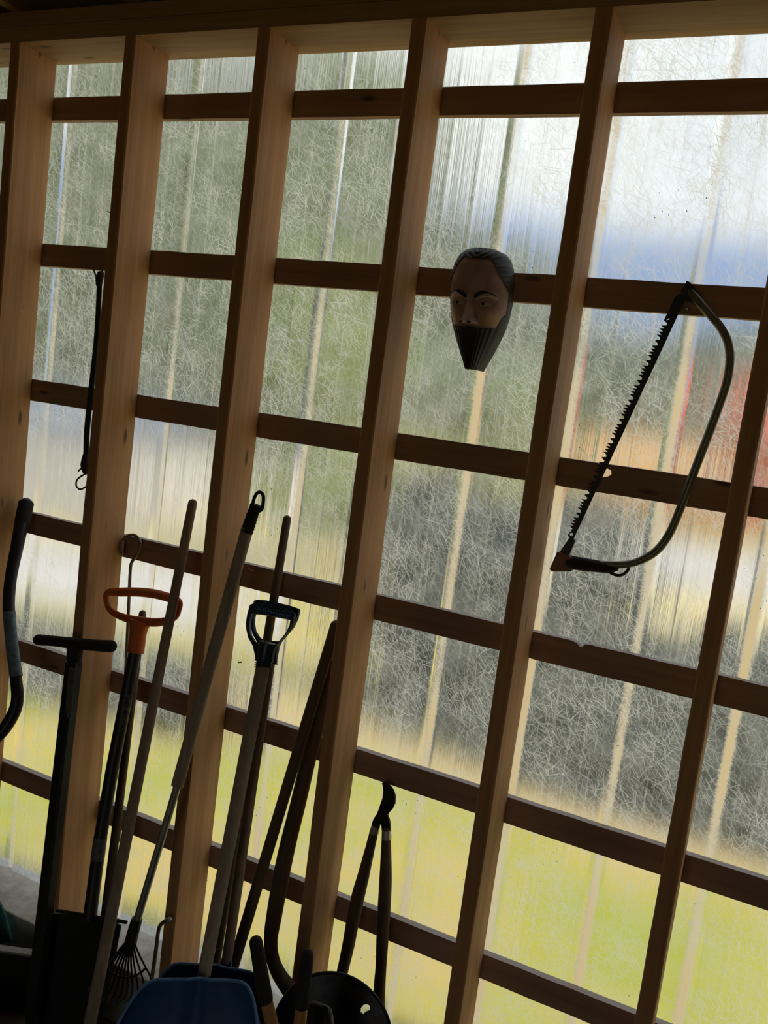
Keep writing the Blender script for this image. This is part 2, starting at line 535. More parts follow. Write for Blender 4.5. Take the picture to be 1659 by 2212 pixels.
b = thing('outbuilding', 'pale low outbuilding with slate roof blurred behind the sheeting left of the rubber strap', 'building', (-9.6, 9.6, -2.1))
MB().box((-14.5, 9.2, -2.166), (-5.3, 12.2, -1.15)).build('siding', M_PALE, b, smooth=False)
MB().plate([(-14.8, 9.0, -1.15), (-5.0, 9.0, -1.15), (-5.2, 10.7, -0.72), (-14.6, 10.7, -0.72)], 0.06, nrm=(0, 0, 1)).plate([(-14.8, 12.4, -1.15), (-5.0, 12.4, -1.15), (-5.2, 10.7, -0.72), (-14.6, 10.7, -0.72)], 0.06, nrm=(0, 0, 1)).build('roof', M_ROOFS, b, smooth=False)
b = thing('barn', 'small red barn blurred behind the sheeting at the right end of the wall', 'building', (2.6, 27, -2.1))
MB().box((0.9, 24.6, -2.16), (4.2, 28, 0.2)).build('siding', M_RED, b, smooth=False)
MB().plate([(0.7, 24.4, 0.1), (4.4, 24.4, 0.1), (4.2, 26.2, 1.5), (0.9, 26.2, 1.5)], 0.1, nrm=(0, 0, 1)).plate([(0.7, 28.2, 0.1), (4.4, 28.2, 0.1), (4.2, 26.2, 1.5), (0.9, 26.2, 1.5)], 0.1, nrm=(0, 0, 1)).build('roof', M_RED, b, smooth=False)
tag(MB().tube([(-1.9, 21.4, -1.2, 0.95), (0.7, 21.4, -1.2, 0.95)], 20, cap='flat').build('straw_bale', M_TAN), 'long straw-coloured bale blurred behind the sheeting inside the bow saw', 'bale')

# ------------------------------------------------------------------ room shell
struct(MB().box((-1.6, -4.0, FLOOR - 0.15), (4.3, 0.02, FLOOR)).build('floor', M_DIRT, smooth=False))
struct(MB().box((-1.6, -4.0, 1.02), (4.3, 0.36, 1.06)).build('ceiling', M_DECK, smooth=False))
struct(MB().box((-1.66, -4.0, FLOOR - .1), (-1.6, 0.19, 1.05)).build('wall_left', M_SHELL, smooth=False))
struct(MB().box((4.3, -4.0, FLOOR - .1), (4.36, 0.19, 1.05)).build('wall_right', M_SHELL, smooth=False))
wf = MB()
wf.plate([(-1.66, -4.06, FLOOR - .1), (4.36, -4.06, FLOOR - .1), (4.36, -4.06, 1.05), (-1.66, -4.06, 1.05)], 0.06, [[(1.45, -4.06, FLOOR), (2.45, -4.06, FLOOR), (2.45, -4.06, .05), (1.45, -4.06, .05)]])
struct(wf.build('wall_front', M_SHELL, smooth=False))      # doorway added behind the viewer as daylight fill for the stud fronts
KERB = -1.832
struct(MB().box((-1.6, 0.0, FLOOR - 0.2), (4.3, 0.22, KERB), 0.006).build('concrete_kerb', M_CONC, smooth=False))

wall = bpy.data.objects.new('wall_back', None)
COL.objects.link(wall)
struct(wall)
D, GT, GH, SW = 0.1365, 0.020, 0.0642, 0.0354
XS = [0.0, 0.4052, 0.8131, 1.2159, 1.6198, 2.0254]
SL = [-0.0009, 0.0008, -0.0006, -0.0019, -0.0022, -0.003]
ZB = [0.6503, 0.4912, 0.0805, -0.318, -0.7222, -1.128, -1.5326]
GS = [-0.0039, -0.0012, 0.0004, 0.0008, -0.0013, -0.0022, -0.0002]

def stud(x, sl, seed):
    mb = MB()
    rn = random.Random(seed)
    bm2 = bmesh.new()
    nz = 24
    z0, z1 = KERB, ZB[0] + GS[0] * (x - 1)
    rings = []
    for k in range(nz + 1):
        z = z0 + (z1 - z0) * k / nz
        xx = x + sl * z
        e = [rn.uniform(-.0009, .0009) for _ in range(4)]
        c = 0.003
        prof = [(xx + c, 0 + e[0] * .5), (xx + SW - c, e[1] * .5), (xx + SW + e[1], c), (xx + SW + e[2], D - c), (xx + SW - c, D), (xx + c, D), (xx + e[3], D - c), (xx + e[0], c)]
        rings.append([bm2.verts.new((px, py, z)) for px, py in prof])
    for k in range(nz):
        for i in range(8):
            bm2.faces.new((rings[k][i], rings[k][(i + 1) % 8], rings[k + 1][(i + 1) % 8], rings[k + 1][i]))
    bm2.faces.new(list(reversed(rings[0])))
    bm2.faces.new(rings[-1])
    mb.join(bm2)
    return mb.build('stud', M_STUD, wall, angle=20, base=(x + 3.7 * 0, 0, 0))

ALLX = [(-1.21, 0), (-0.81, 0), (-0.405, 0)] + list(zip(XS, SL)) + [(2.432, -.003), (2.838, 0), (3.244, 0), (3.65, 0), (4.05, 0)]
for k, (x, sl) in enumerate(ALLX):
    stud(x, sl, k + 1)

def girt(j):
    z = lambda x: ZB[j] + GS[j] * (x - 1)
    rn = random.Random(40 + j)
    top, bot = [], []
    n = 90
    for k in range(n + 1):
        x = -1.6 + 5.9 * k / n
        top.append((x, D, z(x) + GH + rn.uniform(-.0008, .0008)))
        bot.append((x, D, z(x) + rn.uniform(-.0006, .0006)))
    holes = []
    if j == 4:      # chipped top edge
        nx = 1.7689
        top = [p for p in top if abs(p[0] - nx) > 0.026]
        chip = [(nx - .024, D, z(nx) + GH), (nx - .010, D, z(nx) + GH - .003), (nx - .004, D, z(nx) + GH - .009), (nx + .003, D, z(nx) + GH - .010), (nx + .007, D, z(nx) + GH - .002), (nx + .022, D, z(nx) + GH)]
        top = sorted(top + chip)
    if j == 3:      # open knot hole behind the saw blade
        holes = [[(1.7505, 0.1365, -0.2738), (1.7543, 0.1365, -0.2659), (1.763, 0.1365, -0.2626), (1.7715, 0.1365, -0.2654), (1.7738, 0.1365, -0.2732), (1.7687, 0.1365, -0.2792), (1.7571, 0.1365, -0.2831), (1.7512, 0.1365, -0.285)]]
    mb = MB().plate(top + bot[::-1], GT, holes)
    return mb.build('girt', M_GIRT, wall, smooth=False)
for j in range(1, 7):
    girt(j)
pz = lambda x: ZB[0] + GS[0] * (x - 1)
for a, b_, nm in ((0.0, 0.040, 'top_plate'), (0.0415, 0.079, 'upper_plate')):
    MB().plate([(-1.6, 0, pz(-1.6) + a), (4.3, 0, pz(4.3) + a), (4.3, 0, pz(4.3) + b_), (-1.6, 0, pz(-1.6) + b_)], D + GT).build(nm, M_PLATE, wall, smooth=False)
# rafters and the board closing the gap above the plate
for k, (x, sl) in enumerate(ALLX):
    rf = MB().box((x, -3.9, pz(x) + 0.079), (x + SW, D + GT, pz(x) + 0.079 + 0.14), 0.003).build('rafter', M_RAFT, wall, smooth=False)
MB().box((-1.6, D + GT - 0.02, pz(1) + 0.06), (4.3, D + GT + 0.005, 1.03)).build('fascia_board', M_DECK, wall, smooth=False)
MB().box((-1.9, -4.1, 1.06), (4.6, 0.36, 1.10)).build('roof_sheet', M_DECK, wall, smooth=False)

# two small nail heads catching the light on the boards
for q in ((0.8732, 0.1365, -0.671), (1.6425, 0.1365, 0.1679), (0.4056, 0.0, 0.212)):
    MB().tube([(q[0] - .005, q[1] - .0012, q[2] + .002, .0014), (q[0] + .008, q[1] - .0012, q[2] - .001, .0014)], 8).build('nail', M_NAIL, wall)

# ------------------------------------------------------------------ translucent ribbed sheeting
def sheet_material():
    m, n, l, out = material('fibreglass_sheet')
    W = (1, 1, 1)
    obj = tex_vec(n, l, W)
    sp = n.new('ShaderNodeSeparateXYZ')
    l.new(obj, sp.inputs[0])
    X, Z = sp.outputs['X'], sp.outputs['Z']

    # chopped glass strands: one short straight hair per random cell, many layers deep
    warp = n.new('ShaderNodeTexNoise')
    warp.inputs['Scale'].default_value = 13
    warp.inputs['Detail'].default_value = 1
    l.new(obj, warp.inputs['Vector'])
    wsep = n.new('ShaderNodeSeparateColor')
    l.new(warp.outputs['Color'], wsep.inputs[0])
    wx = mathn(n, l, 'ADD', X, mathn(n, l, 'MULTIPLY', wsep.outputs[0], 0.010))
    wz = mathn(n, l, 'ADD', Z, mathn(n, l, 'MULTIPLY', wsep.outputs[1], 0.010))
    def hairs(scale, width, seed, a0, a1):
        cb = n.new('ShaderNodeCombineXYZ')
        l.new(mathn(n, l, 'ADD', mathn(n, l, 'MULTIPLY', wx, scale), seed), cb.inputs[0])
        l.new(mathn(n, l, 'ADD', mathn(n, l, 'MULTIPLY', wz, scale), seed * 1.7), cb.inputs[1])
        vo = n.new('ShaderNodeTexVoronoi')
        vo.voronoi_dimensions = '2D'
        vo.inputs['Scale'].default_value = 1.0
        l.new(cb.outputs[0], vo.inputs['Vector'])
        df = n.new('ShaderNodeVectorMath')
        df.operation = 'SUBTRACT'
        l.new(cb.outputs[0], df.inputs[0])
        l.new(vo.outputs['Position'], df.inputs[1])
        ds = n.new('ShaderNodeSeparateXYZ')
        l.new(df.outputs[0], ds.inputs[0])
        cs = n.new('ShaderNodeSeparateColor')
        l.new(vo.outputs['Color'], cs.inputs[0])
        ang = mathn(n, l, 'ADD', a0, mathn(n, l, 'MULTIPLY', cs.outputs[0], a1 - a0))
        dd = mathn(n, l, 'ABSOLUTE', mathn(n, l, 'ADD', mathn(n, l, 'MULTIPLY', ds.outputs[0], mathn(n, l, 'COSINE', ang)), mathn(n, l, 'MULTIPLY', ds.outputs[1], mathn(n, l, 'SINE', ang))))
        line_ = ramp(n, l, dd, [(width * scale * 0.35, 1.0), (width * scale, 0.0)])
        return mathn(n, l, 'MULTIPLY', line_, mathn(n, l, 'ADD', 0.25, mathn(n, l, 'MULTIPLY', cs.outputs[1], 0.75)))
    fib = None
    for k, (sc_, w_, a0, a1) in enumerate(((24, .0014, .2, 1.6), (28, .0013, .3, 1.4), (33, .0012, -1.2, .9), (38, .0011, 0, 3.1),
                                           (30, .0013, -.9, .3), (44, .0011, .1, 1.3), (26, .0012, 0, 3.1), (36, .0012, .4, 1.2),
                                           (50, .0010, 0, 3.1), (22, .0013, .5, 1.5))):
        t = hairs(sc_, w_, 3.7 * k + 1, a0, a1)
        fib = t if fib is None else mathn(n, l, 'MAXIMUM', fib, t)
    pk = ramp(n, l, noise(n, l, tex_vec(n, l, W, loc=(5.0, 2, 3.0)), 9, 3), [(0.36, 0.3), (0.62, 1.0)])
    fib = mathn(n, l, 'MULTIPLY', fib, pk)
    # cloudy mat and vertical wear streaks
    cloud = ramp(n, l, noise(n, l, obj, 14, 5, 0.65), [(0.32, 0.0), (0.7, 1.0)])
    sv = tex_vec(n, l, (130, 0, 1.1))
    streak = noise(n, l, sv, 1.0, 4, 0.6)
    sv2 = tex_vec(n, l, (420, 0, 2.5), loc=(2, 0, 4))
    streak2 = noise(n, l, sv2, 1.0, 2, 0.5)
    sk = ramp(n, l, streak, [(0.55, 0.0), (0.7, 1.0)])
    sk2 = ramp(n, l, streak2, [(0.6, 0.0), (0.72, 1.0)])
    # dusty fuzz along the ribs, every 0.2265 m
    wob = mathn(n, l, 'MULTIPLY', mathn(n, l, 'SUBTRACT', noise(n, l, tex_vec(n, l, (60, 0, 160)), 1.0, 3), 0.5), 0.012)
    rx = mathn(n, l, 'ADD', mathn(n, l, 'SUBTRACT', X, 1.43 - 0.2265 * 20), wob)
    fr = mathn(n, l, 'FRACT', mathn(n, l, 'DIVIDE', rx, 0.2265))
    dr = mathn(n, l, 'MULTIPLY', mathn(n, l, 'MINIMUM', fr, mathn(n, l, 'SUBTRACT', 1.0, fr)), 0.2265)
    ribw = ramp(n, l, noise(n, l, tex_vec(n, l, (4, 0, 3)), 1.0, 1), [(0.35, 0.35), (0.62, 1.0)])
    ribw = mathn(n, l, 'MULTIPLY', ribw, ramp(n, l, mathn(n, l, 'MULTIPLY', X, 0.4), [(0.30, 0.5), (0.50, 1.0)]))
    ribw = mathn(n, l, 'MULTIPLY', ribw, ramp(n, l, mathn(n, l, 'ADD', Z, 0.5), [(0.45, 1.0), (0.80, 0.5)]))
    rib = mathn(n, l, 'MULTIPLY', ramp(n, l, mathn(n, l, 'MULTIPLY', dr, 10.0), [(0.060, 0.95), (0.135, 0.0)]), ribw)
    fr2 = mathn(n, l, 'FRACT', mathn(n, l, 'DIVIDE', rx, 0.2265 / 3))
    dr2 = mathn(n, l, 'MULTIPLY', mathn(n, l, 'MINIMUM', fr2, mathn(n, l, 'SUBTRACT', 1.0, fr2)), 0.2265 / 3)
    rib2 = mathn(n, l, 'MULTIPLY', ramp(n, l, mathn(n, l, 'MULTIPLY', dr2, 10.0), [(0.012, 1.0), (0.035, 0.0)]), 0.13)
    # specks of dirt
    vo = n.new('ShaderNodeTexVoronoi')
    vo.inputs['Scale'].default_value = 1.0
    l.new(tex_vec(n, l, (60, 0, 60)), vo.inputs['Vector'])
    clump = ramp(n, l, noise(n, l, tex_vec(n, l, W, loc=(9, 3, 2)), 5, 3), [(0.5, 0.0), (0.62, 1.0)])
    sz = mathn(n, l, 'MULTIPLY', clump, 0.07)
    speck = mathn(n, l, 'LESS_THAN', vo.outputs['Distance'], sz)

    fac = mathn(n, l, 'ADD', 0.08, mathn(n, l, 'MULTIPLY', cloud, 0.27))
    fac = mathn(n, l, 'ADD', fac, mathn(n, l, 'MULTIPLY', fib, 0.54))
    fac = mathn(n, l, 'ADD', fac, mathn(n, l, 'MULTIPLY', sk, 0.14))
    fac = mathn(n, l, 'ADD', fac, mathn(n, l, 'MULTIPLY', sk2, 0.16))
    fac = mathn(n, l, 'ADD', fac, rib)
    fac = mathn(n, l, 'ADD', fac, rib2, True)
    tr = n.new('ShaderNodeBsdfTranslucent')
    tc = mixc(n, l, mathn(n, l, 'MAXIMUM', rib, mathn(n, l, 'MULTIPLY', rib2, 1.2)), (0.88, 0.87, 0.82), (0.97, 0.74, 0.44))
    l.new(tc, tr.inputs[0])
    rf = n.new('ShaderNodeBsdfRefraction')
    rf.inputs['IOR'].default_value = 1.25
    rf.inputs['Roughness'].default_value = 0.30
    rf.inputs['Color'].default_value = (0.93, 0.94, 0.88, 1)
    bp = n.new('ShaderNodeBump')
    bp.inputs['Strength'].default_value = 0.5
    bp.inputs['Distance'].default_value = 0.004
    l.new(mathn(n, l, 'ADD', streak, mathn(n, l, 'MULTIPLY', streak2, 0.25)), bp.inputs['Height'])
    l.new(bp.outputs[0], rf.inputs['Normal'])
    mx = n.new('ShaderNodeMixShader')
    l.new(fac, mx.inputs[0])
    l.new(rf.outputs[0], mx.inputs[1])
    l.new(tr.outputs[0], mx.inputs[2])
    df = n.new('ShaderNodeBsdfDiffuse')
    df.inputs[0].default_value = (0.05, 0.04, 0.03, 1)
    mx2 = n.new('ShaderNodeMixShader')
    l.new(speck, mx2.inputs[0])
    l.new(mx.outputs[0], mx2.inputs[1])
    l.new(df.outputs[0], mx2.inputs[2])
    l.new(mx2.outputs[0], out.inputs[0])
    return m
M_SHEET = sheet_material()

def rib_profile(x):
    """depth of the sheet: raised rib every 0.2265 m, two small ribs between"""
    q = (x - 1.43 + 0.2265 * 40) % 0.2265
    d = min(q, 0.2265 - q)
    y = 0.0
    if d < 0.018:
        y = 0.010 * min(1.0, (0.018 - d) / 0.010)
    q2 = (x - 1.43 + 0.2265 * 40) % (0.2265 / 3)
    d2 = min(q2, 0.2265 / 3 - q2)
    if d >= 0.03 and d2 < 0.008:
        y = 0.0015 * (0.008 - d2) / 0.008
    return y
def sheet(x0, x1, dy):
    mb = MB()
    xs = []
    n = int((x1 - x0) / 0.004)
    xs = [x0 + (x1 - x0) * k / n for k in range(n + 1)]
    a = [mb.bm.verts.new((x, D + GT + 0.003 + dy + rib_profile(x), -1.84)) for x in xs]
    b_ = [mb.bm.verts.new((x, D + GT + 0.003 + dy + rib_profile(x), 0.72)) for x in xs]
    for k in range(n):
        mb.bm.faces.new((a[k], a[k + 1], b_[k + 1], b_[k]))
    o = mb.build('cladding_sheet', M_SHEET, wall, angle=80)
    o.data.flip_normals() if o.data.polygons[0].normal.y > 0 else None
    return o
sheet(-1.62, 4.32, 0.0)

# ------------------------------------------------------------------ rubber strap hanging in the leftmost full bay
def strap():
    t = thing('rubber_strap', 'black rubber tie-down strap hanging by wire hooks beside a stud', 'strap', (0.2904, 0.118, -0.2029))
    pts = [(0.2809, 0.118, 0.044, 0.0092), (0.2874, 0.118, -0.0721, 0.0095), (0.2864, 0.119, -0.1769, 0.0099), (0.2822, 0.12, -0.2699, 0.0103), (0.2794, 0.121, -0.3773, 0.0104), (0.2841, 0.122, -0.4577, 0.0101)]
    MB().tube(pts, 12, 4, squash=0.45).build('strap_band', M_RUBBER, t)
    MB().tube([(0.2801, 0.118, 0.0658, 0.0098), (0.2794, 0.118, 0.0567, 0.0131), (0.2796, 0.118, 0.04, 0.0105)], 12, 3, squash=0.7).build('end_loop', M_RUBBER, t)
    MB().tube([(0.2833, 0.122, -0.4511, 0.0114), (0.281, 0.122, -0.4772, 0.0141), (0.2864, 0.122, -0.4941, 0.0114)], 12, 3, squash=0.7).build('end_loop', M_RUBBER, t)
    MB().tube([(0.2251, 0.146, 0.0885, 0.0027), (0.2493, 0.13, 0.07, 0.0026), (0.2695, 0.118, 0.0536, 0.0026), (0.2839, 0.116, 0.0489, 0.0026), (0.2894, 0.12, 0.0577, 0.0026), (0.2805, 0.13, 0.0693, 0.0026), (0.2528, 0.146, 0.0901, 0.0027)], 8, 4).build('wire_hook', M_DKWIRE, t)
    MB().tube([(0.2601, 0.122, -0.4981, 0.0027), (0.282, 0.116, -0.4824, 0.0027), (0.2991, 0.116, -0.4771, 0.0027), (0.3054, 0.118, -0.487, 0.0027), (0.2959, 0.12, -0.498, 0.0027), (0.2658, 0.122, -0.5164, 0.0027), (0.2549, 0.122, -0.5318, 0.0027), (0.2584, 0.122, -0.5463, 0.0027), (0.275, 0.122, -0.5505, 0.0027), (0.2967, 0.122, -0.5374, 0.0027), (0.3118, 0.122, -0.5296, 0.0027)], 8, 4).build('wire_hook', M_DKWIRE, t)
strap()

# ------------------------------------------------------------------ carved mask
def mask():
    A = Vector((1.4207, 0.085, 0.1887))       # crown
    Bt = Vector((1.4492, 0.078, -0.084))       # tip of the beard
    t = thing('carved_mask', 'carved wooden mask of a bearded man hanging on a horizontal board', 'mask', tuple(Vector((A.x, D, A.z - .15))))
    H = A.z - Bt.z
    cx = (A.x * 0.5 + Bt.x * 0.5) - 0.014
    S = H / 0.283
    def hw(v):      # half width down the face, v = 0 crown .. 1 beard tip
        K = [(0, .034), (.025, .052), (.07, .064), (.14, .0725), (.26, .077), (.42, .077), (.55, .072), (.65, .064), (.75, .053), (.85, .040), (.94, .027), (1, .019)]
        for (a, x), (b, y) in zip(K, K[1:]):
            if v <= b:
                s = (v - a) / (b - a)
                return x + (y - x) * s
        return K[-1][1]
    def dep(v):
        K = [(0, .030), (.05, .050), (.15, .070), (.30, .082), (.45, .080), (.62, .078), (.75, .076), (.88, .072), (1, .064)]
        for (a, x), (b, y) in zip(K, K[1:]):
            if v <= b:
                s = (v - a) / (b - a)
                return x + (y - x) * s
        return K[-1][1]
    g = lambda x, m, s: math.exp(-((x - m) / s) ** 2)
    def hairline(a):
        return 0.088 + 0.018 * math.cos(a * 3) + max(0, abs(a) - 0.5) ** 1.2 * 0.70
    def beardline(a):       # top edge of beard/moustache
        aa = abs(a)
        return 0.656 + 0.010 * math.sin(aa * 5) - max(0, aa - 0.84) ** 1.1 * 1.4
    def relief(a, v):
        x = a * hw(v)
        r = 0.0
        if 0.33 < v < 0.68:      # nose
            k = (v - 0.38) / 0.255
            if 0 <= k <= 1:
                ww = 0.0065 + 0.008 * k * k
                r += (0.010 + 0.036 * k ** 1.1) * max(0.0, 1 - abs(x) / (ww * 1.55))
            elif k > 1:
                r += 0.046 * max(0.0, 1 - abs(x) / 0.0225) * max(0, 1 - (k - 1) / 0.05)
            r += 0.010 * g(v, 0.615, 0.022) * (g(x, 0.013, 0.007) + g(x, -0.013, 0.007))
        for s in (-1, 1):
            xe = s * x
            br = 0.405 - 0.018 * g(xe, 0.036, 0.018)
            r += 0.0115 * g(v, br, 0.015) * g(xe, 0.033, 0.024)         # brow
            r -= 0.020 * g(v, 0.455, 0.030) * g(xe, 0.030, 0.019)       # eye socket
            r += 0.0085 * g(v, 0.465, 0.020) * g(xe, 0.031, 0.014)      # eyeball
            r += 0.006 * g(v, 0.56, 0.05) * g(xe, 0.040, 0.018)         # cheek
        return r
    def surf(a, v, extra=0.0):
        x = a * hw(v)
        prof = max(0.0, 1 - abs(a) ** 2.4) ** 0.62
        d = dep(v) * prof
        if 0.12 < v:
            d += relief(a, v) * (1 - abs(a) ** 6)
        tip = 0.10 * (0.5 - v) * 0
        y = D - 0.003 - (d + extra) * S - tip
        return Vector((cx + (x) * S + (0.5 - v) * (A.x - Bt.x) * 0.6, y - (0.5 - v) * 0.012, A.z - v * H))
    NU, NV = 100, 190
    def region(a, v):
        if v < hairline(a) or (abs(a) > 0.955 and v < 0.62):
            return 0
        if v > beardline(a):
            return 2
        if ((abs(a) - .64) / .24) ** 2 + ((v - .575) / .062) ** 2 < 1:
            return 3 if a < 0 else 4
        return 1
    def extra(a, v, k):
        if k == 0:
            return 0.0035 + 0.0012 * math.sin(v * 150 + abs(a) * 22)
        if k == 2:
            e = 0.003 + 0.0013 * math.sin(a * 46 + v * 6)
            e += 0.006 * g(v, 0.675, 0.022) * g(abs(a), 0.28, 0.25)          # moustache
            e -= 0.004 * g(v, 0.725, 0.012) * g(a, 0, 0.22)                  # mouth line
            return e
        return 0.0
    mbs = [MB() for _ in range(5)]
    for k in range(5):
        cache = {}
        def vert(i, j):
            if (i, j) not in cache:
                a, v = -1 + 2 * i / NU, j / NV
                cache[(i, j)] = mbs[k].bm.verts.new(surf(a, v, extra(a, v, k)))
            return cache[(i, j)]
        for i in range(NU):
            for j in range(NV):
                if region(-1 + 2 * (i + .5) / NU, (j + .5) / NV) == k:
                    mbs[k].bm.faces.new((vert(i, j), vert(i, j + 1), vert(i + 1, j + 1), vert(i + 1, j)))
        ret = bmesh.ops.extrude_face_region(mbs[k].bm, geom=mbs[k].bm.faces[:])
        nv = [e for e in ret['geom'] if isinstance(e, bmesh.types.BMVert)]
        for v_ in nv:
            v_.co.y = min(D - 0.001, v_.co.y + 0.012)
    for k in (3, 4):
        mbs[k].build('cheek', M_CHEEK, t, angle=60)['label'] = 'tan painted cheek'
    mbs[1].build('face', M_SKIN, t, angle=60)
    mbs[0].build('hair', M_HAIR, t, angle=60)['label'] = 'combed-back dark grooved hair'
    mbs[2].build('beard', M_BEARD, t, angle=60)['label'] = 'long dark pointed beard with a flat tip'
    nr = [surf(-0.035, 0.43 + 0.20 * k / 10, 0.0002) for k in range(11)]  # pale strip stands in for light caught along the nose ridge
    MB().tube([(p.x, p.y, p.z, 0.0012 + 0.0008 * k / 10) for k, p in enumerate(nr)], 8, 2, squash=.6).build('nose_highlight', M_EYEWHITE, t)['label'] = 'pale painted highlight along the ridge of the nose'
    for s in (-1, 1):
        q_ = surf(s * 0.14, 0.634, 0.0)
        MB().ball(q_, 0.0042, 2, (1.1, .6, .7)).build('nostril', M_BEARD, t)
    for s in (-1, 1):
        pts = []
        for k in range(9):
            q = k / 8
            a = s * (0.16 + 0.56 * q)
            v = 0.415 - 0.042 * math.sin(q * 2.3) + 0.01 * q
            pp = surf(a, v, 0.001)
            pts.append((pp.x, pp.y, pp.z, 0.0052 * (1 - 0.75 * q)))
        MB().tube(pts, 10, 2, squash=0.5).build('eyebrow', M_BEARD, t)
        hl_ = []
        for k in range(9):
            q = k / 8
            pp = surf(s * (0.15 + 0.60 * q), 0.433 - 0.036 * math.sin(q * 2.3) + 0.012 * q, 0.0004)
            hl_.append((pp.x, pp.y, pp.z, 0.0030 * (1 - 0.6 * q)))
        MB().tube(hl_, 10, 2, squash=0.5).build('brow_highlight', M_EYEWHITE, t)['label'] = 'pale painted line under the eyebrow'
        em = MB()
        e0 = []
        for k in range(14):
            th = 2 * math.pi * k / 14
            e0.append((s * (0.43 + 0.19 * math.cos(th)), 0.470 + 0.021 * math.sin(th) * (1.0 if math.sin(th) < 0 else 0.6)))
        c = em.bm.verts.new(surf(s * 0.43, 0.47, 0.0022))
        rim_ = [em.bm.verts.new(surf(a, v, 0.0008)) for a, v in e0]
        bk = [em.bm.verts.new(surf(a, v, -0.004)) for a, v in e0]
        for k in range(14):
            em.bm.faces.new((c, rim_[k], rim_[(k + 1) % 14]))
            em.bm.faces.new((rim_[k], bk[k], bk[(k + 1) % 14], rim_[(k + 1) % 14]))
        ey = em.build('eye', M_EYEWHITE, t)
        ip = surf(s * 0.43 - 0.07, 0.468, 0.0022)
        MB().ball(ip, 0.0042, 2, (1, 0.45, 1)).build('iris', M_BEARD, ey)
mask()

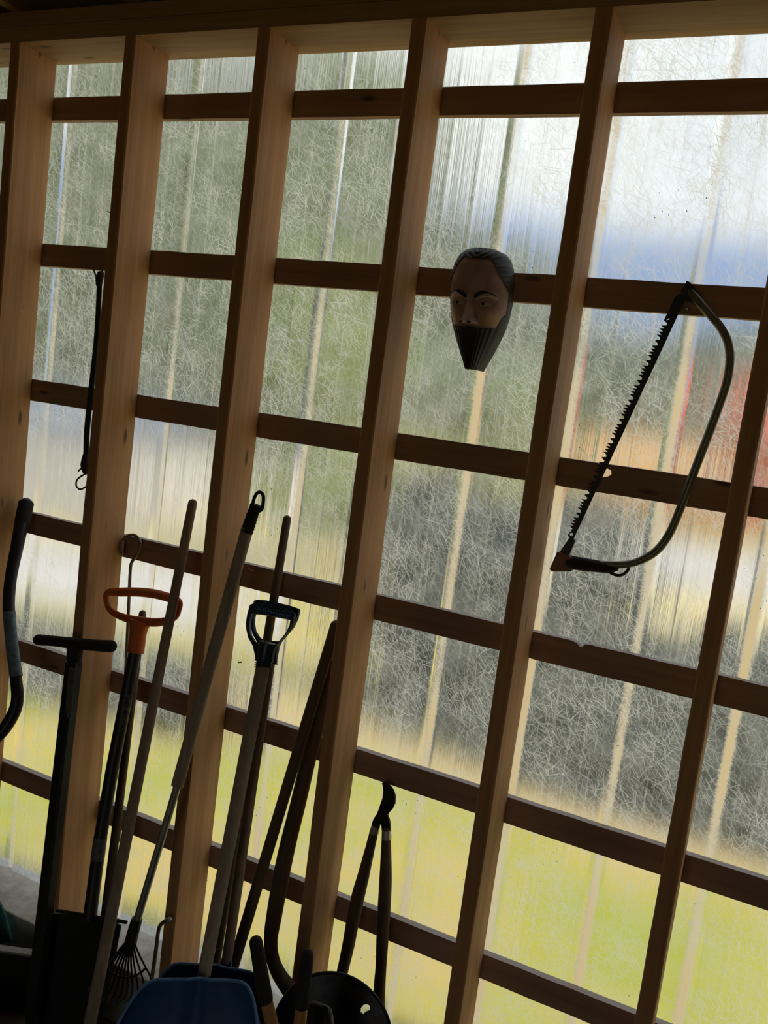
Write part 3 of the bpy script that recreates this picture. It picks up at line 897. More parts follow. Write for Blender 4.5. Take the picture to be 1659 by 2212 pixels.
# ------------------------------------------------------------------ bow saw
def bow_saw():
    Y = 0.112
    t = thing('bow_saw', 'bow saw with toothed blade and bent tube frame hanging on a nail', 'saw', (1.8344, 0.112, -0.1399))
    frame = [(1.8772, 0.112, 0.1247, 0.0067), (1.886, 0.112, 0.1158, 0.0086), (1.9014, 0.112, 0.1009, 0.0088), (1.924, 0.112, 0.0801, 0.0085), (1.9478, 0.112, 0.0567, 0.0085), (1.9657, 0.112, 0.0302, 0.0087), (1.9759, 0.112, -0.0036, 0.0087), (1.9776, 0.112, -0.0505, 0.0088), (1.9704, 0.112, -0.1035, 0.0088), (1.9603, 0.112, -0.1624, 0.0089), (1.9482, 0.112, -0.2271, 0.0089), (1.9362, 0.112, -0.2947, 0.009), (1.9255, 0.112, -0.3491, 0.0088), (1.916, 0.112, -0.3838, 0.0088), (1.8995, 0.112, -0.4172, 0.0089), (1.8762, 0.112, -0.441, 0.0085), (1.8474, 0.112, -0.458, 0.008), (1.8139, 0.112, -0.4668, 0.0081), (1.7892, 0.112, -0.4707, 0.0081)]
    MB().tube(frame, 16, 4).build('frame', M_SAWTUBE, t)
    MB().plate([(1.8663, 0.112, 0.1456), (1.8732, 0.112, 0.1432), (1.8932, 0.112, 0.122), (1.9078, 0.112, 0.1061), (1.9013, 0.112, 0.0906), (1.8866, 0.112, 0.1017), (1.8733, 0.112, 0.1036), (1.8623, 0.112, 0.1142), (1.8577, 0.112, 0.1252)], 0.005, both=True).build('blade_clamp', M_BLKMETAL, t, smooth=False)
    # blade with groups of cutting teeth and rakers
    a0, a1 = Vector((1.8586, 0.112, 0.1139)), Vector((1.7105, 0.112, -0.4242))
    ax = (a1 - a0); L = ax.length; ax.normalize()
    sd = Vector((ax.z, 0, -ax.x))
    if sd.x > 0: sd = -sd
    wd = 0.0118
    back = [a0 - sd * wd, a1 - sd * wd * .8]
    edge = []
    s = L * 0.965
    k = 0
    ed = [a1 + sd * wd * .5]
    while s > L * 0.115:
        c = a0 + ax * s
        if k % 5 == 4:       # raker with round gullets
            ed += [c + sd * wd * .15, c + ax * -.004 + sd * wd * .05, c + ax * -.0075 + sd * wd * .75, c + ax * -.0095 + sd * wd * .75, c + ax * -.013 + sd * wd * .05, c + ax * -.016 + sd * wd * .15]
            s -= 0.0175
        else:
            ed += [c + sd * wd * .2, c + ax * -.0032 + sd * wd * 1.0]
            s -= 0.0068
        k += 1
    ed += [a0 + ax * (L * .105) + sd * wd * .9, a0 + ax * .004 + sd * wd * .8, a0 - ax * .006 + sd * wd * .2, a0 - ax * .006 - sd * wd * .4]
    hc = a0 + ax * (L * 0.988)
    hole = [hc + ax * (.0038 * math.cos(x)) + sd * (.0038 * math.sin(x) - .001) for x in [i * math.pi / 6 for i in range(12)]]
    MB().plate([back[0], back[1]] + ed, 0.0013, [hole], both=True).build('blade', M_BLADE, t, smooth=False)
    MB().plate([(1.7139, 0.112, -0.4193), (1.725, 0.112, -0.4299), (1.7146, 0.112, -0.4698), (1.6911, 0.112, -0.468)], 0.012, both=True).build('tension_lever', M_BLKMETAL, t, smooth=False)
    MB().plate([(1.6901, 0.112, -0.4618), (1.6971, 0.112, -0.4594), (1.7148, 0.112, -0.4644), (1.7248, 0.112, -0.4678), (1.73, 0.112, -0.4878), (1.7275, 0.112, -0.4978), (1.6855, 0.112, -0.5064), (1.6795, 0.112, -0.5023)], 0.024, both=True).build('handle_end', M_SAWORANGE, t, smooth=False)['label'] = 'faded orange end bracket'
    grip = [(1.7205, 0.112, -0.4802, 0.0155), (1.7494, 0.112, -0.4786, 0.0149), (1.7851, 0.112, -0.4767, 0.0132), (1.8083, 0.112, -0.4762, 0.0106), (1.8199, 0.112, -0.4728, 0.0071)]
    MB().tube(grip, 16, 4).build('grip', M_GRIP, t)
    MB().tube([(1.801, 0.112, -0.4808, 0.0041), (1.8162, 0.112, -0.487, 0.0035), (1.8303, 0.112, -0.4873, 0.0035), (1.8411, 0.112, -0.4799, 0.0035), (1.8471, 0.112, -0.4683, 0.0035), (1.8404, 0.112, -0.4635, 0.0035)], 10, 4).build('finger_guard', M_BLKMETAL, t)
    q = (1.8873, 0.112, 0.1027)
    n_ = MB().tube([(q[0] - .011, .085, q[2] - .013, .0022), (q[0] - .011, .15, q[2] - .013, .0022)], 8, cap='flat')
    tag(n_.build('nail', M_DKWIRE), 'dark nail holding the bow saw on the board', 'nail')
bow_saw()

# ------------------------------------------------------------------ bent-handled shovel at the left edge
def bent_shovel():
    pts = [(0.081, 0.105, -0.628, 0.0209), (0.0872, 0.09, -0.6754, 0.0208), (0.1068, 0.06, -0.7466, 0.0185), (0.1244, 0.03, -0.8307, 0.017), (0.1501, 0.005, -0.8982, 0.0168), (0.1788, -0.01, -0.9585, 0.0167), (0.2141, -0.025, -1.0299, 0.0166), (0.2508, -0.04, -1.0998, 0.0165), (0.2715, -0.05, -1.1398, 0.017), (0.2757, -0.06, -1.1771, 0.0177), (0.2698, -0.08, -1.2182, 0.0176), (0.2529, -0.1, -1.2553, 0.0175), (0.2154, -0.14, -1.3204, 0.0174)]
    t = thing('bent_handled_shovel', 'black bent metal tube handle with a worn blue sticker at the left edge', 'shovel', tuple(pts[-1][:3]))
    e = pts[-1]
    MB().tube(pts, 16, 4).build('bent_handle', M_BLACK, t)
    MB().tube([(0.0791, 0.108, -0.6228, 0.0223), (0.0841, 0.1, -0.6413, 0.0226), (0.0876, 0.09, -0.6795, 0.0222)], 16, 2, cap='flat').build('end_sleeve', M_GRIP, t)
    MB().tube([(0.1637, -0.003, -0.9244, 0.0175), (0.1934, -0.017, -0.9883, 0.0173), (0.224, -0.029, -1.0473, 0.0172), (0.2494, -0.038, -1.0897, 0.0171)], 16, 4, cap='flat').build('sticker', M_STICKBLUE, t)['label'] = 'worn blue-grey sticker'
    f0 = (e[0] - .15, -.85, FLOOR + .05)
    MB().tube([e, (e[0] - .08, e[1] - .38, (e[2] + FLOOR) / 2, e[3]), f0 + (e[3],)], 14, 3).build('shaft', M_BLACK, t)
    pan = MB()
    pan.grid(lambda u, v: (f0[0] - .22 + .44 * u, f0[1] - .02 - .30 * v * .6, FLOOR + .012 + .22 * (1 - v) ** 2 * .6 + .03 * (2 * u - 1) ** 2), 14, 10)
    ret = bmesh.ops.extrude_face_region(pan.bm, geom=pan.bm.faces[:])
    for v in [q for q in ret['geom'] if isinstance(q, bmesh.types.BMVert)]:
        v.co.z += 0.004
    pan.build('scoop', M_BLACK, t)
bent_shovel()

# ------------------------------------------------------------------ T-handled tool
def t_tool():
    top, bot = (0.4617, -0.045, -0.9387), (0.5741, -0.2001, -1.995)
    t = thing('t_handled_tool', 'black garden tool with a straight T handle and square shaft', 'garden tool', bot)
    MB().tube([(0.3288, -0.045, -0.96, 0.0155), (0.39, -0.045, -0.9493, 0.0147), (0.4617, -0.045, -0.9387, 0.0157), (0.5298, -0.045, -0.9274, 0.0155), (0.5836, -0.045, -0.917, 0.0166)], 16, 2).build('grip', M_GRIP, t)
    MB().tube([(0.462, -0.045, -0.9412, 0.0252), (0.4632, -0.046, -0.9577, 0.0214), (0.4656, -0.047, -1.0001, 0.0196)], 16, 3, cap='flat').build('collar', M_GRIP, t)
    r = [(0.4644, -0.047, -0.9899, 0.0189), (0.5486, -0.165, -1.756, 0.018)]
    q = [r[0], (bot[0], bot[1], bot[2] + .10, r[1][3])]
    MB().tube(q, 16, cap='flat', square=True).build('shaft', M_BLKMETAL, t, angle=30)
    rr = r[0][3]
    MB().plate([(0.4688, -0.0689, -0.9995), (0.4906, -0.068, -0.9942), (0.5104, -0.0883, -1.1239), (0.4887, -0.0892, -1.1297)], 0.001, both=True, nrm=(-0.0, 0.9881, -0.1541)).build('sticker', M_STICKER, t, smooth=False)['label'] = 'worn grey printed sticker'
    b = bot
    MB().plate([(b[0] - .022, b[1], b[2] + .12), (b[0] + .022, b[1], b[2] + .12), (b[0] + .022, b[1], b[2] + .02), (b[0], b[1], b[2]), (b[0] - .022, b[1], b[2] + .02)], 0.004, both=True).build('blade', M_BLKMETAL, t, smooth=False)
t_tool()

# ------------------------------------------------------------------ spade with orange D handle
def orange_spade():
    T0, B0 = (0.6228, 0.022, -0.9265), (0.6604, -0.1, -1.6096)
    t = thing('digging_spade', 'black spade with a wide orange D handle', 'spade', (0.6807, -0.1662, -1.98))
    # D grip: a closed loop lying in the plane of the shaft
    MB().loop([q + (w,) for q, w in zip([(0.4796, 0.0434, -0.8067), (0.5245, 0.0455, -0.7948), (0.5833, 0.0477, -0.7825), (0.6377, 0.0489, -0.7762), (0.685, 0.0488, -0.7762), (0.7187, 0.0481, -0.7802), (0.7237, 0.0448, -0.799), (0.7147, 0.0404, -0.8233), (0.6722, 0.0365, -0.8451), (0.6115, 0.0346, -0.8561), (0.5523, 0.034, -0.8591), (0.5074, 0.0353, -0.8523), (0.4859, 0.0383, -0.8351)], (.010, .0125, .0125, .0125, .0125, .0095, .008, .0095, .0115, .0125, .0105, .009, .0082))], 0.0105, 14, 5).build('d_grip', M_ORANGE, t)['label'] = 'orange plastic D grip'
    MB().tube([(0.6064, 0.039, -0.8581, 0.0328), (0.606, 0.0355, -0.8706, 0.0265), (0.6078, 0.031, -0.8928, 0.0233), (0.6152, 0.02, -0.9423, 0.0226)], 16, 3, cap='flat').build('socket', M_ORANGE, t)['label'] = 'orange plastic socket'
    MB().tube([(0.613, 0.021, -0.9313, 0.017), (0.6155, -0.006, -1.0917, 0.0169), (0.6192, -0.034, -1.252, 0.0175), (0.6278, -0.066, -1.436, 0.0175), (0.6461, -0.098, -1.6148, 0.018), (0.6503, -0.104, -1.6449, 0.0179)], 16, cap='flat').build('shaft', M_BLACK, t)
    # faint lettering down the shaft
    fc = bpy.data.curves.new('lettering', 'FONT')
    fc.body = 'FISKARS'
    fc.size = 0.024
    fc.extrude = 0.0004
    fo = bpy.data.objects.new('tmp_text', fc)
    me = bpy.data.meshes.new_from_object(fo)
    bpy.data.objects.remove(fo)
    a, c = Vector((0.6156, 0.001, -1.0489)), Vector((0.617, -0.0162, -1.1502))
    ex = (c - a).normalized()
    ez = Vector((0.62, -0.78, 0.0)); ez = (ez - ex * ez.dot(ex)).normalized()
    ey = ez.cross(ex)
    sc_ = (c - a).length / max(v.co.x for v in me.vertices)
    off = a + ez * 0.0169 - ey * 0.006
    for v in me.vertices:
        v.co = off + ex * (v.co.x * sc_) + ey * (v.co.y * sc_) + ez * (v.co.z + .0006) - Vector(t.location)
    me.materials.append(M_GREYTEXT)
    lo = bpy.data.objects.new('lettering', me)
    COL.objects.link(lo)
    lo.parent = t
    MB().tube([(0.6278, -0.066, -1.436, 0.0182), (0.6335, -0.0762, -1.4936, 0.0183)], 16, cap='flat').build('sticker', M_STICKER, t)['label'] = 'worn grey printed sticker'
    # blade: curved plate with foot treads on top
    tl, tr_ = Vector((0.5324, -0.1, -1.6683)), Vector((0.7671, -0.1, -1.6106))
    dn = (Vector(B0) - Vector(T0)).normalized()
    wv = tr_ - tl
    hgt = 0.36
    bl = MB()
    def f(u, v):
        w = 1 - 0.10 * v - (0.55 * max(0, v - .72) / .28 * 0.6 if v > .72 else 0)
        p = tl + wv * 0.5 + wv * (u - .5) * w + dn * hgt * v
        p = p + Vector((0, 0.022 * (2 * u - 1) ** 2 * -1 + .006, 0))
        if p.z < FLOOR + .003: p.z = FLOOR + .003
        return p
    bl.grid(f, 20, 20)
    ret = bmesh.ops.extrude_face_region(bl.bm, geom=bl.bm.faces[:])
    for v in [q for q in ret['geom'] if isinstance(q, bmesh.types.BMVert)]:
        v.co.y -= 0.004
    bl.build('blade', M_BLKMETAL, t)
    MB().tube([tuple(tl) + (.005,), tuple(tl + wv * .5) + (.005,), tuple(tr_) + (.005,)], 10).build('tread', M_BLKMETAL, t)
orange_spade()

# ------------------------------------------------------------------ rod with looped hook
def hooked_rod():
    pts = [(0.4501, 0.12, -0.7086, 0.0053), (0.4448, 0.12, -0.6852, 0.0046), (0.4526, 0.12, -0.6648, 0.0046), (0.4681, 0.12, -0.6525, 0.0046), (0.4878, 0.12, -0.6475, 0.0046), (0.5037, 0.12, -0.6539, 0.0046), (0.5121, 0.12, -0.6684, 0.0046), (0.5095, 0.12, -0.6889, 0.0046), (0.4986, 0.12, -0.7099, 0.0046), (0.4887, 0.12, -0.7253, 0.0046), (0.4856, 0.12, -0.7422, 0.0046), (0.4896, 0.118, -0.7899, 0.0046), (0.4973, 0.114, -0.8529, 0.0046), (0.5082, 0.11, -0.9728, 0.0046), (0.5273, 0.102, -1.1597, 0.0047), (0.5496, 0.092, -1.3603, 0.0047), (0.5681, 0.084, -1.5287, 0.0047)]
    t = thing('hooked_rod', 'thin bare metal rod with a hooked loop at its top', 'rod', tuple(pts[-1][:3]))
    MB().tube(pts, 10, 4).build('rod', M_WIRE, t)
    MB().tube([(0.4499, 0.118, -0.6705, 0.0066), (0.4501, 0.118, -0.7084, 0.0066)], 10, cap='flat', squash=.3).build('flat_end', M_STEEL, t)
hooked_rod()

def pole(name, label, cat, a, b, mat, r0, r1, top='round'):
    o = MB().tube(rod(a, b, r0, r1, 6), 16, cap='round')
    return tag(o.build(name, mat, base=b), label, cat)

def dowel(name, label, cat, L, mat, extra=None):
    o = MB().tube(L, 16).build(name, mat, base=L[-1][:3])
    return tag(o, label, cat)

# brown handle whose rounded tip shows inside the orange grip
L = [(0.5425, 0.122, -0.8659, 0.0105), (0.5647, 0.0886, -1.0207, 0.011), (0.5868, 0.0552, -1.1756, 0.0114), (0.609, 0.0218, -1.3304, 0.0118), (0.6311, -0.0116, -1.4853, 0.0122), (0.6533, -0.045, -1.6401, 0.0126)]
dowel('wooden_stake', 'brown wooden stake whose tip shows inside the orange D grip', 'stake', L + [rod(L[-1], (0.7019, -0.1183, -1.98) , L[-1][3])[1]], M_HANDLE_DARK)

# long pale handle crossing the orange grip, with a hoe head in the shadow
L = [(0.7182, 0.065, -0.5148, 0.0123), (0.7334, 0.0221, -0.6594, 0.0127), (0.7487, -0.0207, -0.804, 0.013), (0.7639, -0.0636, -0.9486, 0.0134), (0.7791, -0.1064, -1.0932, 0.0137), (0.7943, -0.1493, -1.2378, 0.0141), (0.8095, -0.1921, -1.3825, 0.0144), (0.8247, -0.235, -1.5271, 0.0147)]
t = thing('garden_hoe', 'long weathered wooden handle with rounded tip crossing in front of the orange D grip', 'hoe', (0.8713, -0.3663, -1.97))
MB().tube(L + [(0.8535, -0.3159, -1.8) + (L[-1][3],)], 16).build('handle', M_HANDLE, t)
hb_ = (0.8535, -0.3159, -1.8)
MB().tube([hb_ + (.014,), (hb_[0] + .02, hb_[1] - .06, -1.93, .008), (hb_[0] + .02, hb_[1] - .10, -1.95, .007)], 12, 3).build('socket', M_BLKMETAL, t)
MB().plate([(hb_[0] - .06, hb_[1] - .10, -1.92), (hb_[0] + .10, hb_[1] - .10, -1.92), (hb_[0] + .11, hb_[1] - .08, -1.995), (hb_[0] - .07, hb_[1] - .08, -1.995)], .003).build('blade', M_BLKMETAL, t, smooth=False)

# ------------------------------------------------------------------ leaf rake with telescoping handle
def leaf_rake():
    a, j, e = (0.9818, -0.03, -0.4502), (0.8772, -0.085, -1.1813), (0.8163, -0.12, -1.5911)
    t = thing('leaf_rake', 'leaf rake with ribbed black grip and telescoping metal pole', 'rake', (0.8378, -0.14, -1.7391))
    MB().tube([(0.963, -0.035, -0.5275, 0.0152), (0.9406, -0.0477, -0.6964, 0.0154), (0.9182, -0.0605, -0.8653, 0.0155), (0.8958, -0.0732, -1.0342, 0.0156), (0.8734, -0.086, -1.2031, 0.0158)], 16, cap='flat').build('outer_pole', M_HANDLE_GREY, t)
    MB().tube([(0.8765, -0.085, -1.1876, 0.0099), (0.8559, -0.0963, -1.3204, 0.01), (0.8354, -0.1077, -1.4531, 0.0101), (0.8148, -0.119, -1.5858, 0.0101)], 16, cap='flat').build('inner_pole', M_STEEL, t)['label'] = 'thinner bare metal lower pole'
    g = MB()
    pts = []
    P = [(0.9768, -0.031, -0.4681, 0.0146), (0.976, -0.0313, -0.472, 0.0147), (0.9752, -0.0316, -0.4759, 0.0148), (0.9744, -0.0318, -0.4799, 0.0149), (0.9736, -0.0321, -0.4838, 0.015), (0.9728, -0.0324, -0.4878, 0.0151), (0.972, -0.0327, -0.4917, 0.0152), (0.9712, -0.0329, -0.4956, 0.0153), (0.9704, -0.0332, -0.4996, 0.0154), (0.9697, -0.0335, -0.5035, 0.0155), (0.9689, -0.0338, -0.5075, 0.0156), (0.9681, -0.0341, -0.5114, 0.0157), (0.9673, -0.0343, -0.5153, 0.0158), (0.9665, -0.0346, -0.5193, 0.0159), (0.9657, -0.0349, -0.5232, 0.016), (0.9649, -0.0352, -0.5272, 0.0161), (0.9641, -0.0354, -0.5311, 0.0162), (0.9633, -0.0357, -0.5351, 0.0163), (0.9625, -0.036, -0.539, 0.0164)]
    for k, p in enumerate(P):
        pts.append(p[:3] + (p[3] * (1.0 if k % 2 else 0.90),))
    g.tube(pts, 16, cap='flat')
    g.build('grip', M_GRIP, t)
    MB().loop([(0.9682, -0.031, -0.4741), (0.9696, -0.031, -0.4544), (0.977, -0.031, -0.4396), (0.9873, -0.031, -0.4367), (0.9952, -0.031, -0.4456), (0.9964, -0.031, -0.4647), (0.9929, -0.031, -0.479), (0.9775, -0.031, -0.4839)], .0042, 10, 5).build('hanging_loop', M_GRIP, t)
    MB().tube([(0.8155, -0.118, -1.5731, 0.0143), (0.812, -0.121, -1.5987, 0.0149), (0.8079, -0.126, -1.6429, 0.0161)], 14, cap='flat').build('socket', M_BLACK, t)
    root = Vector((0.8081, -0.124, -1.6207))
    ends = [(0.7678, -0.195, -1.7207), (0.7748, -0.188, -1.7321), (0.7849, -0.181, -1.7423), (0.7976, -0.174, -1.7488), (0.8101, -0.167, -1.7529), (0.8223, -0.16, -1.7544), (0.8342, -0.153, -1.7535), (0.8459, -0.146, -1.7502), (0.8572, -0.139, -1.7443), (0.8709, -0.132, -1.7323), (0.8851, -0.125, -1.7123)]
    for e_ in ends:
        E_ = Vector(e_)
        d = (E_ - root)
        mid = root + d * .5 + Vector((0, -.004, .004))
        MB().tube([tuple(root) + (.0035,), tuple(mid) + (.003,), tuple(E_) + (.0028,), tuple(E_ + Vector((0, -.03, -.012))) + (.0022,)], 8, 3, squash=.6).build('tine', M_BLKMETAL, t)
    br = MB()
    br.tube([tuple(root.lerp(Vector(ends[i]), .72)) + (.003,) for i in range(len(ends))], 8, 2)
    br.build('tine_brace', M_BLKMETAL, t)
leaf_rake()

# pole whose tip stands above the blue grips, running down dark between the two shovel shafts
L = [(0.9774, 0.122, -0.5152, 0.0108), (0.9828, 0.0967, -0.6984, 0.0115), (0.9882, 0.0713, -0.8815, 0.0122), (0.9936, 0.046, -1.0647, 0.0129), (0.999, 0.0207, -1.2478, 0.0135), (1.0043, -0.0047, -1.4309, 0.0142), (1.0097, -0.03, -1.6141, 0.0149)]
dowel('wooden_pole', 'brown wooden pole with rounded tip standing up behind the blue shovel grips', 'pole', L + [(1.0202, -0.0792, -1.97) + (L[-1][3],)], M_HANDLE_DARK)

# ------------------------------------------------------------------ two blue snow shovels
def snow_shovel(label, dx, dv, grip, socket, shaft, blade, back=False):
    top, bot = shaft
    t = thing('snow_shovel', label, 'snow shovel', tuple(blade['base']), 'blue snow shovels')
    MB().tube(top, 16, cap='flat').build('shaft', M_HANDLE_GREY if not back else M_HANDLE, t)
    # D grip
    gm = MB().plate(grip['outer'], 0.012, [grip['hole']], nrm=grip['n'], both=True)
    go = gm.build('d_grip', M_BLUEDK, t, smooth=False)
    bv = go.modifiers.new('bevel', 'BEVEL'); bv.width = 0.003; bv.segments = 2; bv.limit_method = 'ANGLE'; bv.angle_limit = math.radians(50)
    rg = MB()
    for q in grip['dots']:
        rg.loop([(q[0] + .0055 * math.cos(i * math.pi / 3), q[1], q[2] + .0042 * math.sin(i * math.pi / 3)) for i in range(6)], .0006, 6, 2)
    rg.build('grip_texture', M_BLUERIM, t)
    sp = []
    for k, p in enumerate(socket):
        sp.append(p)
    MB().tube(sp, 18, 2, cap='flat').build('socket', M_BLUEDK, t)
    for k in (0.62, 0.78, 0.94):
        a, b_ = socket[-2], socket[-1]
        c = lerp(a, b_, k)
        c2 = lerp(a, b_, k + .06)
        MB().tube([c[:3] + (a[3] * 1.18,), c2[:3] + (a[3] * 1.18,)], 16, cap='flat').build('socket_ring', M_BLUEDK, t)
    bl = MB()
    W0, tl, wv, dn, hgt = blade['w'], Vector(blade['c']), Vector(blade['wv']).normalized(), Vector(blade['dn']).normalized(), blade['h']
    fwd = wv.cross(dn)
    if fwd.y > 0: fwd = -fwd
    def f(u, v):
        s = 2 * u - 1
        # rounded shoulders at the top edge, widening downwards
        lift = 0.085 * max(0.0, (abs(s) - 0.55) / 0.45) ** 2.6 * (1 - v) ** 1.5
        w = W0 * (0.74 + 0.26 * min(1, v * 3.0) ** 0.8)
        p = tl + wv * (s * w / 2) + dn * (hgt * v + lift)
        p = p + fwd * (0.05 * (2 * v - 1) ** 2 * 0.9 + 0.035 * abs(s) ** 3.0)
        if abs(s) < .16:
            p = p - fwd * (0.012 * (1 - (abs(s) / .16)) * max(0, 1 - v * 1.2))
        if p.z < FLOOR + .004: p.z = FLOOR + .004
        return p
    bl.grid(f, 48, 26)
    ret = bmesh.ops.extrude_face_region(bl.bm, geom=bl.bm.faces[:])
    for v in [q for q in ret['geom'] if isinstance(q, bmesh.types.BMVert)]:
        v.co -= fwd * 0.004
    bo = bl.build('blade', M_BLUE, t)
    rim_ = [tuple(f(i / 40, 0)) + (.0035,) for i in range(41)]
    rim_ = [tuple(f(0, .5 - .5 * i / 12)) + (.0035,) for i in range(12)] + rim_ + [tuple(f(1, .5 * (i + 1) / 12)) + (.0035,) for i in range(12)]
    MB().tube(rim_, 8).build('blade_rim', M_BLUERIM, bo)
    st = rod(bot, tuple(Vector(bot) + dn * .10), .016, .010, 4)
    MB().tube(st, 14, squash=.6).build('blade_socket', M_BLUE, bo)
    return t

FA, FB = (1.0449, -0.02, -0.8624), (1.1517, -0.3, -1.4838)
fr_ = dict(
    outer=[(0.969, 0.0096, -0.7276), (0.9758, 0.0111, -0.7239), (0.9992, 0.0126, -0.7202), (1.0341, 0.0133, -0.7185), (1.0719, 0.0133, -0.7184), (1.0952, 0.0126, -0.7201), (1.0987, 0.0102, -0.7259), (1.1, 0.0032, -0.7431), (1.096, -0.0052, -0.7635), (1.0821, -0.0157, -0.7893), (1.0758, -0.0203, -0.8004), (1.0731, -0.0271, -0.8172), (1.0783, -0.0367, -0.8407), (1.0325, -0.0393, -0.8469), (1.0285, -0.0352, -0.837), (1.0134, -0.0269, -0.8165), (0.9935, -0.0206, -0.8013), (0.981, -0.0136, -0.7841), (0.9747, -0.0087, -0.7722), (0.9702, 0.0, -0.7509)], hole=[(0.9808, 0.0019, -0.7464), (1.0083, 0.0033, -0.7428), (1.0534, 0.0045, -0.7399), (1.0916, 0.0051, -0.7384), (1.0942, -0.0004, -0.752), (1.0902, -0.0074, -0.7691), (1.08, -0.0163, -0.7909), (1.0692, -0.0218, -0.8041), (1.0313, -0.0243, -0.8104), (1.0144, -0.0223, -0.8054), (0.9973, -0.0175, -0.7938), (0.9869, -0.0112, -0.7784), (0.9824, -0.0053, -0.7639)], n=(-0.0, 0.9255, -0.3788),
    dots=[(1.0089, -0.0125, -0.7305), (1.0244, -0.0125, -0.7299), (1.0398, -0.0125, -0.7292), (1.0552, -0.0125, -0.7286), (1.0705, -0.0125, -0.7279), (1.0856, -0.0125, -0.7273), (0.9984, -0.0105, -0.7238), (1.014, -0.0105, -0.7231), (1.0296, -0.0105, -0.7225), (1.045, -0.0105, -0.7218), (1.0603, -0.0105, -0.7212), (1.0755, -0.0105, -0.7206), (1.0907, -0.0105, -0.72)])
snow_shovel('blue snow shovel in front, its shaft leaning left of the other one', 0, 0, fr_,
    [(1.0517, -0.025, -0.7982, 0.0204), (1.0515, -0.028, -0.8118, 0.0204), (1.0526, -0.034, -0.8314, 0.0186), (1.0571, -0.042, -0.8566, 0.0186)],
    ([(1.0536, -0.036, -0.8389, 0.0175), (1.0732, -0.0888, -0.9679, 0.017), (1.0928, -0.1416, -1.0969, 0.0164), (1.1124, -0.1944, -1.2259, 0.0159), (1.132, -0.2472, -1.3548, 0.0154), (1.1517, -0.3, -1.4838, 0.0149)], FB),
    dict(c=(1.1503, -0.302, -1.481), w=0.40, wv=(0.1701, 0.08, 0.0203), dn=(0.0981, -0.264, -0.6449), h=0.47, base=(1.2271, -0.5031, -1.98)))
bk_ = dict(
    outer=[(0.9558, 0.0477, -0.7257), (0.963, 0.0489, -0.7219), (0.987, 0.0501, -0.7181), (1.0225, 0.0507, -0.7164), (1.0609, 0.0507, -0.7163), (1.0845, 0.0501, -0.7182), (1.0878, 0.0482, -0.7243), (1.0882, 0.0425, -0.7422), (1.0831, 0.0358, -0.7636), (1.0677, 0.0273, -0.7907), (1.0607, 0.0236, -0.8024), (1.057, 0.018, -0.82), (1.0612, 0.0102, -0.8448), (1.014, 0.0082, -0.8513), (1.0105, 0.0115, -0.8408), (0.9962, 0.0183, -0.8192), (0.9767, 0.0234, -0.803), (0.9649, 0.0291, -0.785), (0.9591, 0.033, -0.7724), (0.9557, 0.0401, -0.7501)], hole=[(0.9668, 0.0415, -0.7454), (0.995, 0.0427, -0.7417), (1.041, 0.0436, -0.7388), (1.0799, 0.0441, -0.7373), (1.0818, 0.0396, -0.7515), (1.0769, 0.0339, -0.7695), (1.0655, 0.0268, -0.7923), (1.0538, 0.0224, -0.8062), (1.0148, 0.0203, -0.8127), (0.9977, 0.022, -0.8075), (0.981, 0.0258, -0.7952), (0.9713, 0.0309, -0.779), (0.9674, 0.0358, -0.7637)], n=(-0.0, 0.9538, -0.3003),
    dots=[(0.9905, 0.0395, -0.7241), (1.0063, 0.0395, -0.723), (1.022, 0.0395, -0.7219), (1.0377, 0.0395, -0.7209), (1.0532, 0.0395, -0.7198), (1.0687, 0.0395, -0.7187)])
snow_shovel('blue snow shovel behind, its grip peeping out behind the front one', 1, 0, bk_,
    [(1.0378, 0.022, -0.8075, 0.0174), (1.0412, 0.018, -0.8239, 0.0173), (1.0431, 0.014, -0.8394, 0.0162), (1.0458, 0.008, -0.8614, 0.0161)],
    ([(1.0437, 0.01, -0.8455, 0.0127), (1.064, -0.032, -0.9789, 0.0126), (1.0843, -0.074, -1.1123, 0.0126), (1.1046, -0.116, -1.2457, 0.0125), (1.1249, -0.158, -1.3791, 0.0124), (1.1452, -0.2, -1.5125, 0.0124)], (1.1452, -0.2, -1.5125)),
    dict(c=(1.1278, -0.203, -1.5133), w=0.37, wv=(0.191, 0.075, 0.0099), dn=(0.1015, -0.21, -0.667), h=0.47, base=(1.2163, -0.3472, -1.98)), True)

# ------------------------------------------------------------------ two dark poles leaning into the corner of the stud
L = [(1.1742, 0.085, -0.748, 0.0139), (1.1648, 0.055, -0.875, 0.0139), (1.1555, 0.025, -1.002, 0.014), (1.1462, -0.005, -1.1289, 0.014), (1.1369, -0.035, -1.2559, 0.0141), (1.1275, -0.065, -1.3829, 0.0141), (1.1182, -0.095, -1.5098, 0.0141)]
dowel('wooden_pole', 'thin dark wooden pole leaning into the stud right of the blue shovels', 'pole', L + [(1.0844, -0.2037, -1.97) + (L[-1][3],)], M_HANDLE_DARK)
B_ = [(1.1605, 0.118, -0.7974, 0.0159), (1.1571, 0.106, -0.8997, 0.0183), (1.1555, 0.092, -1.0074, 0.0195), (1.1483, 0.076, -1.1162, 0.0195), (1.1447, 0.058, -1.2234, 0.0201), (1.1409, 0.04, -1.3179, 0.0206), (1.1411, 0.022, -1.4107, 0.0212), (1.1469, 0.0, -1.5051, 0.0199), (1.1527, -0.012, -1.5534, 0.0175), (1.1697, -0.022, -1.5916, 0.0168), (1.1977, -0.03, -1.6194, 0.0179), (1.2374, -0.04, -1.6379, 0.0205), (1.261, -0.045, -1.652, 0.0216)]
t = thing('curved_haft', 'thick dark wooden tool handle with a curved foot leaning into the stud', 'tool', B_[-1][:3])
MB().tube(B_, 16, 3).build('handle', M_HANDLE_DARK, t)
e = B_[-1]
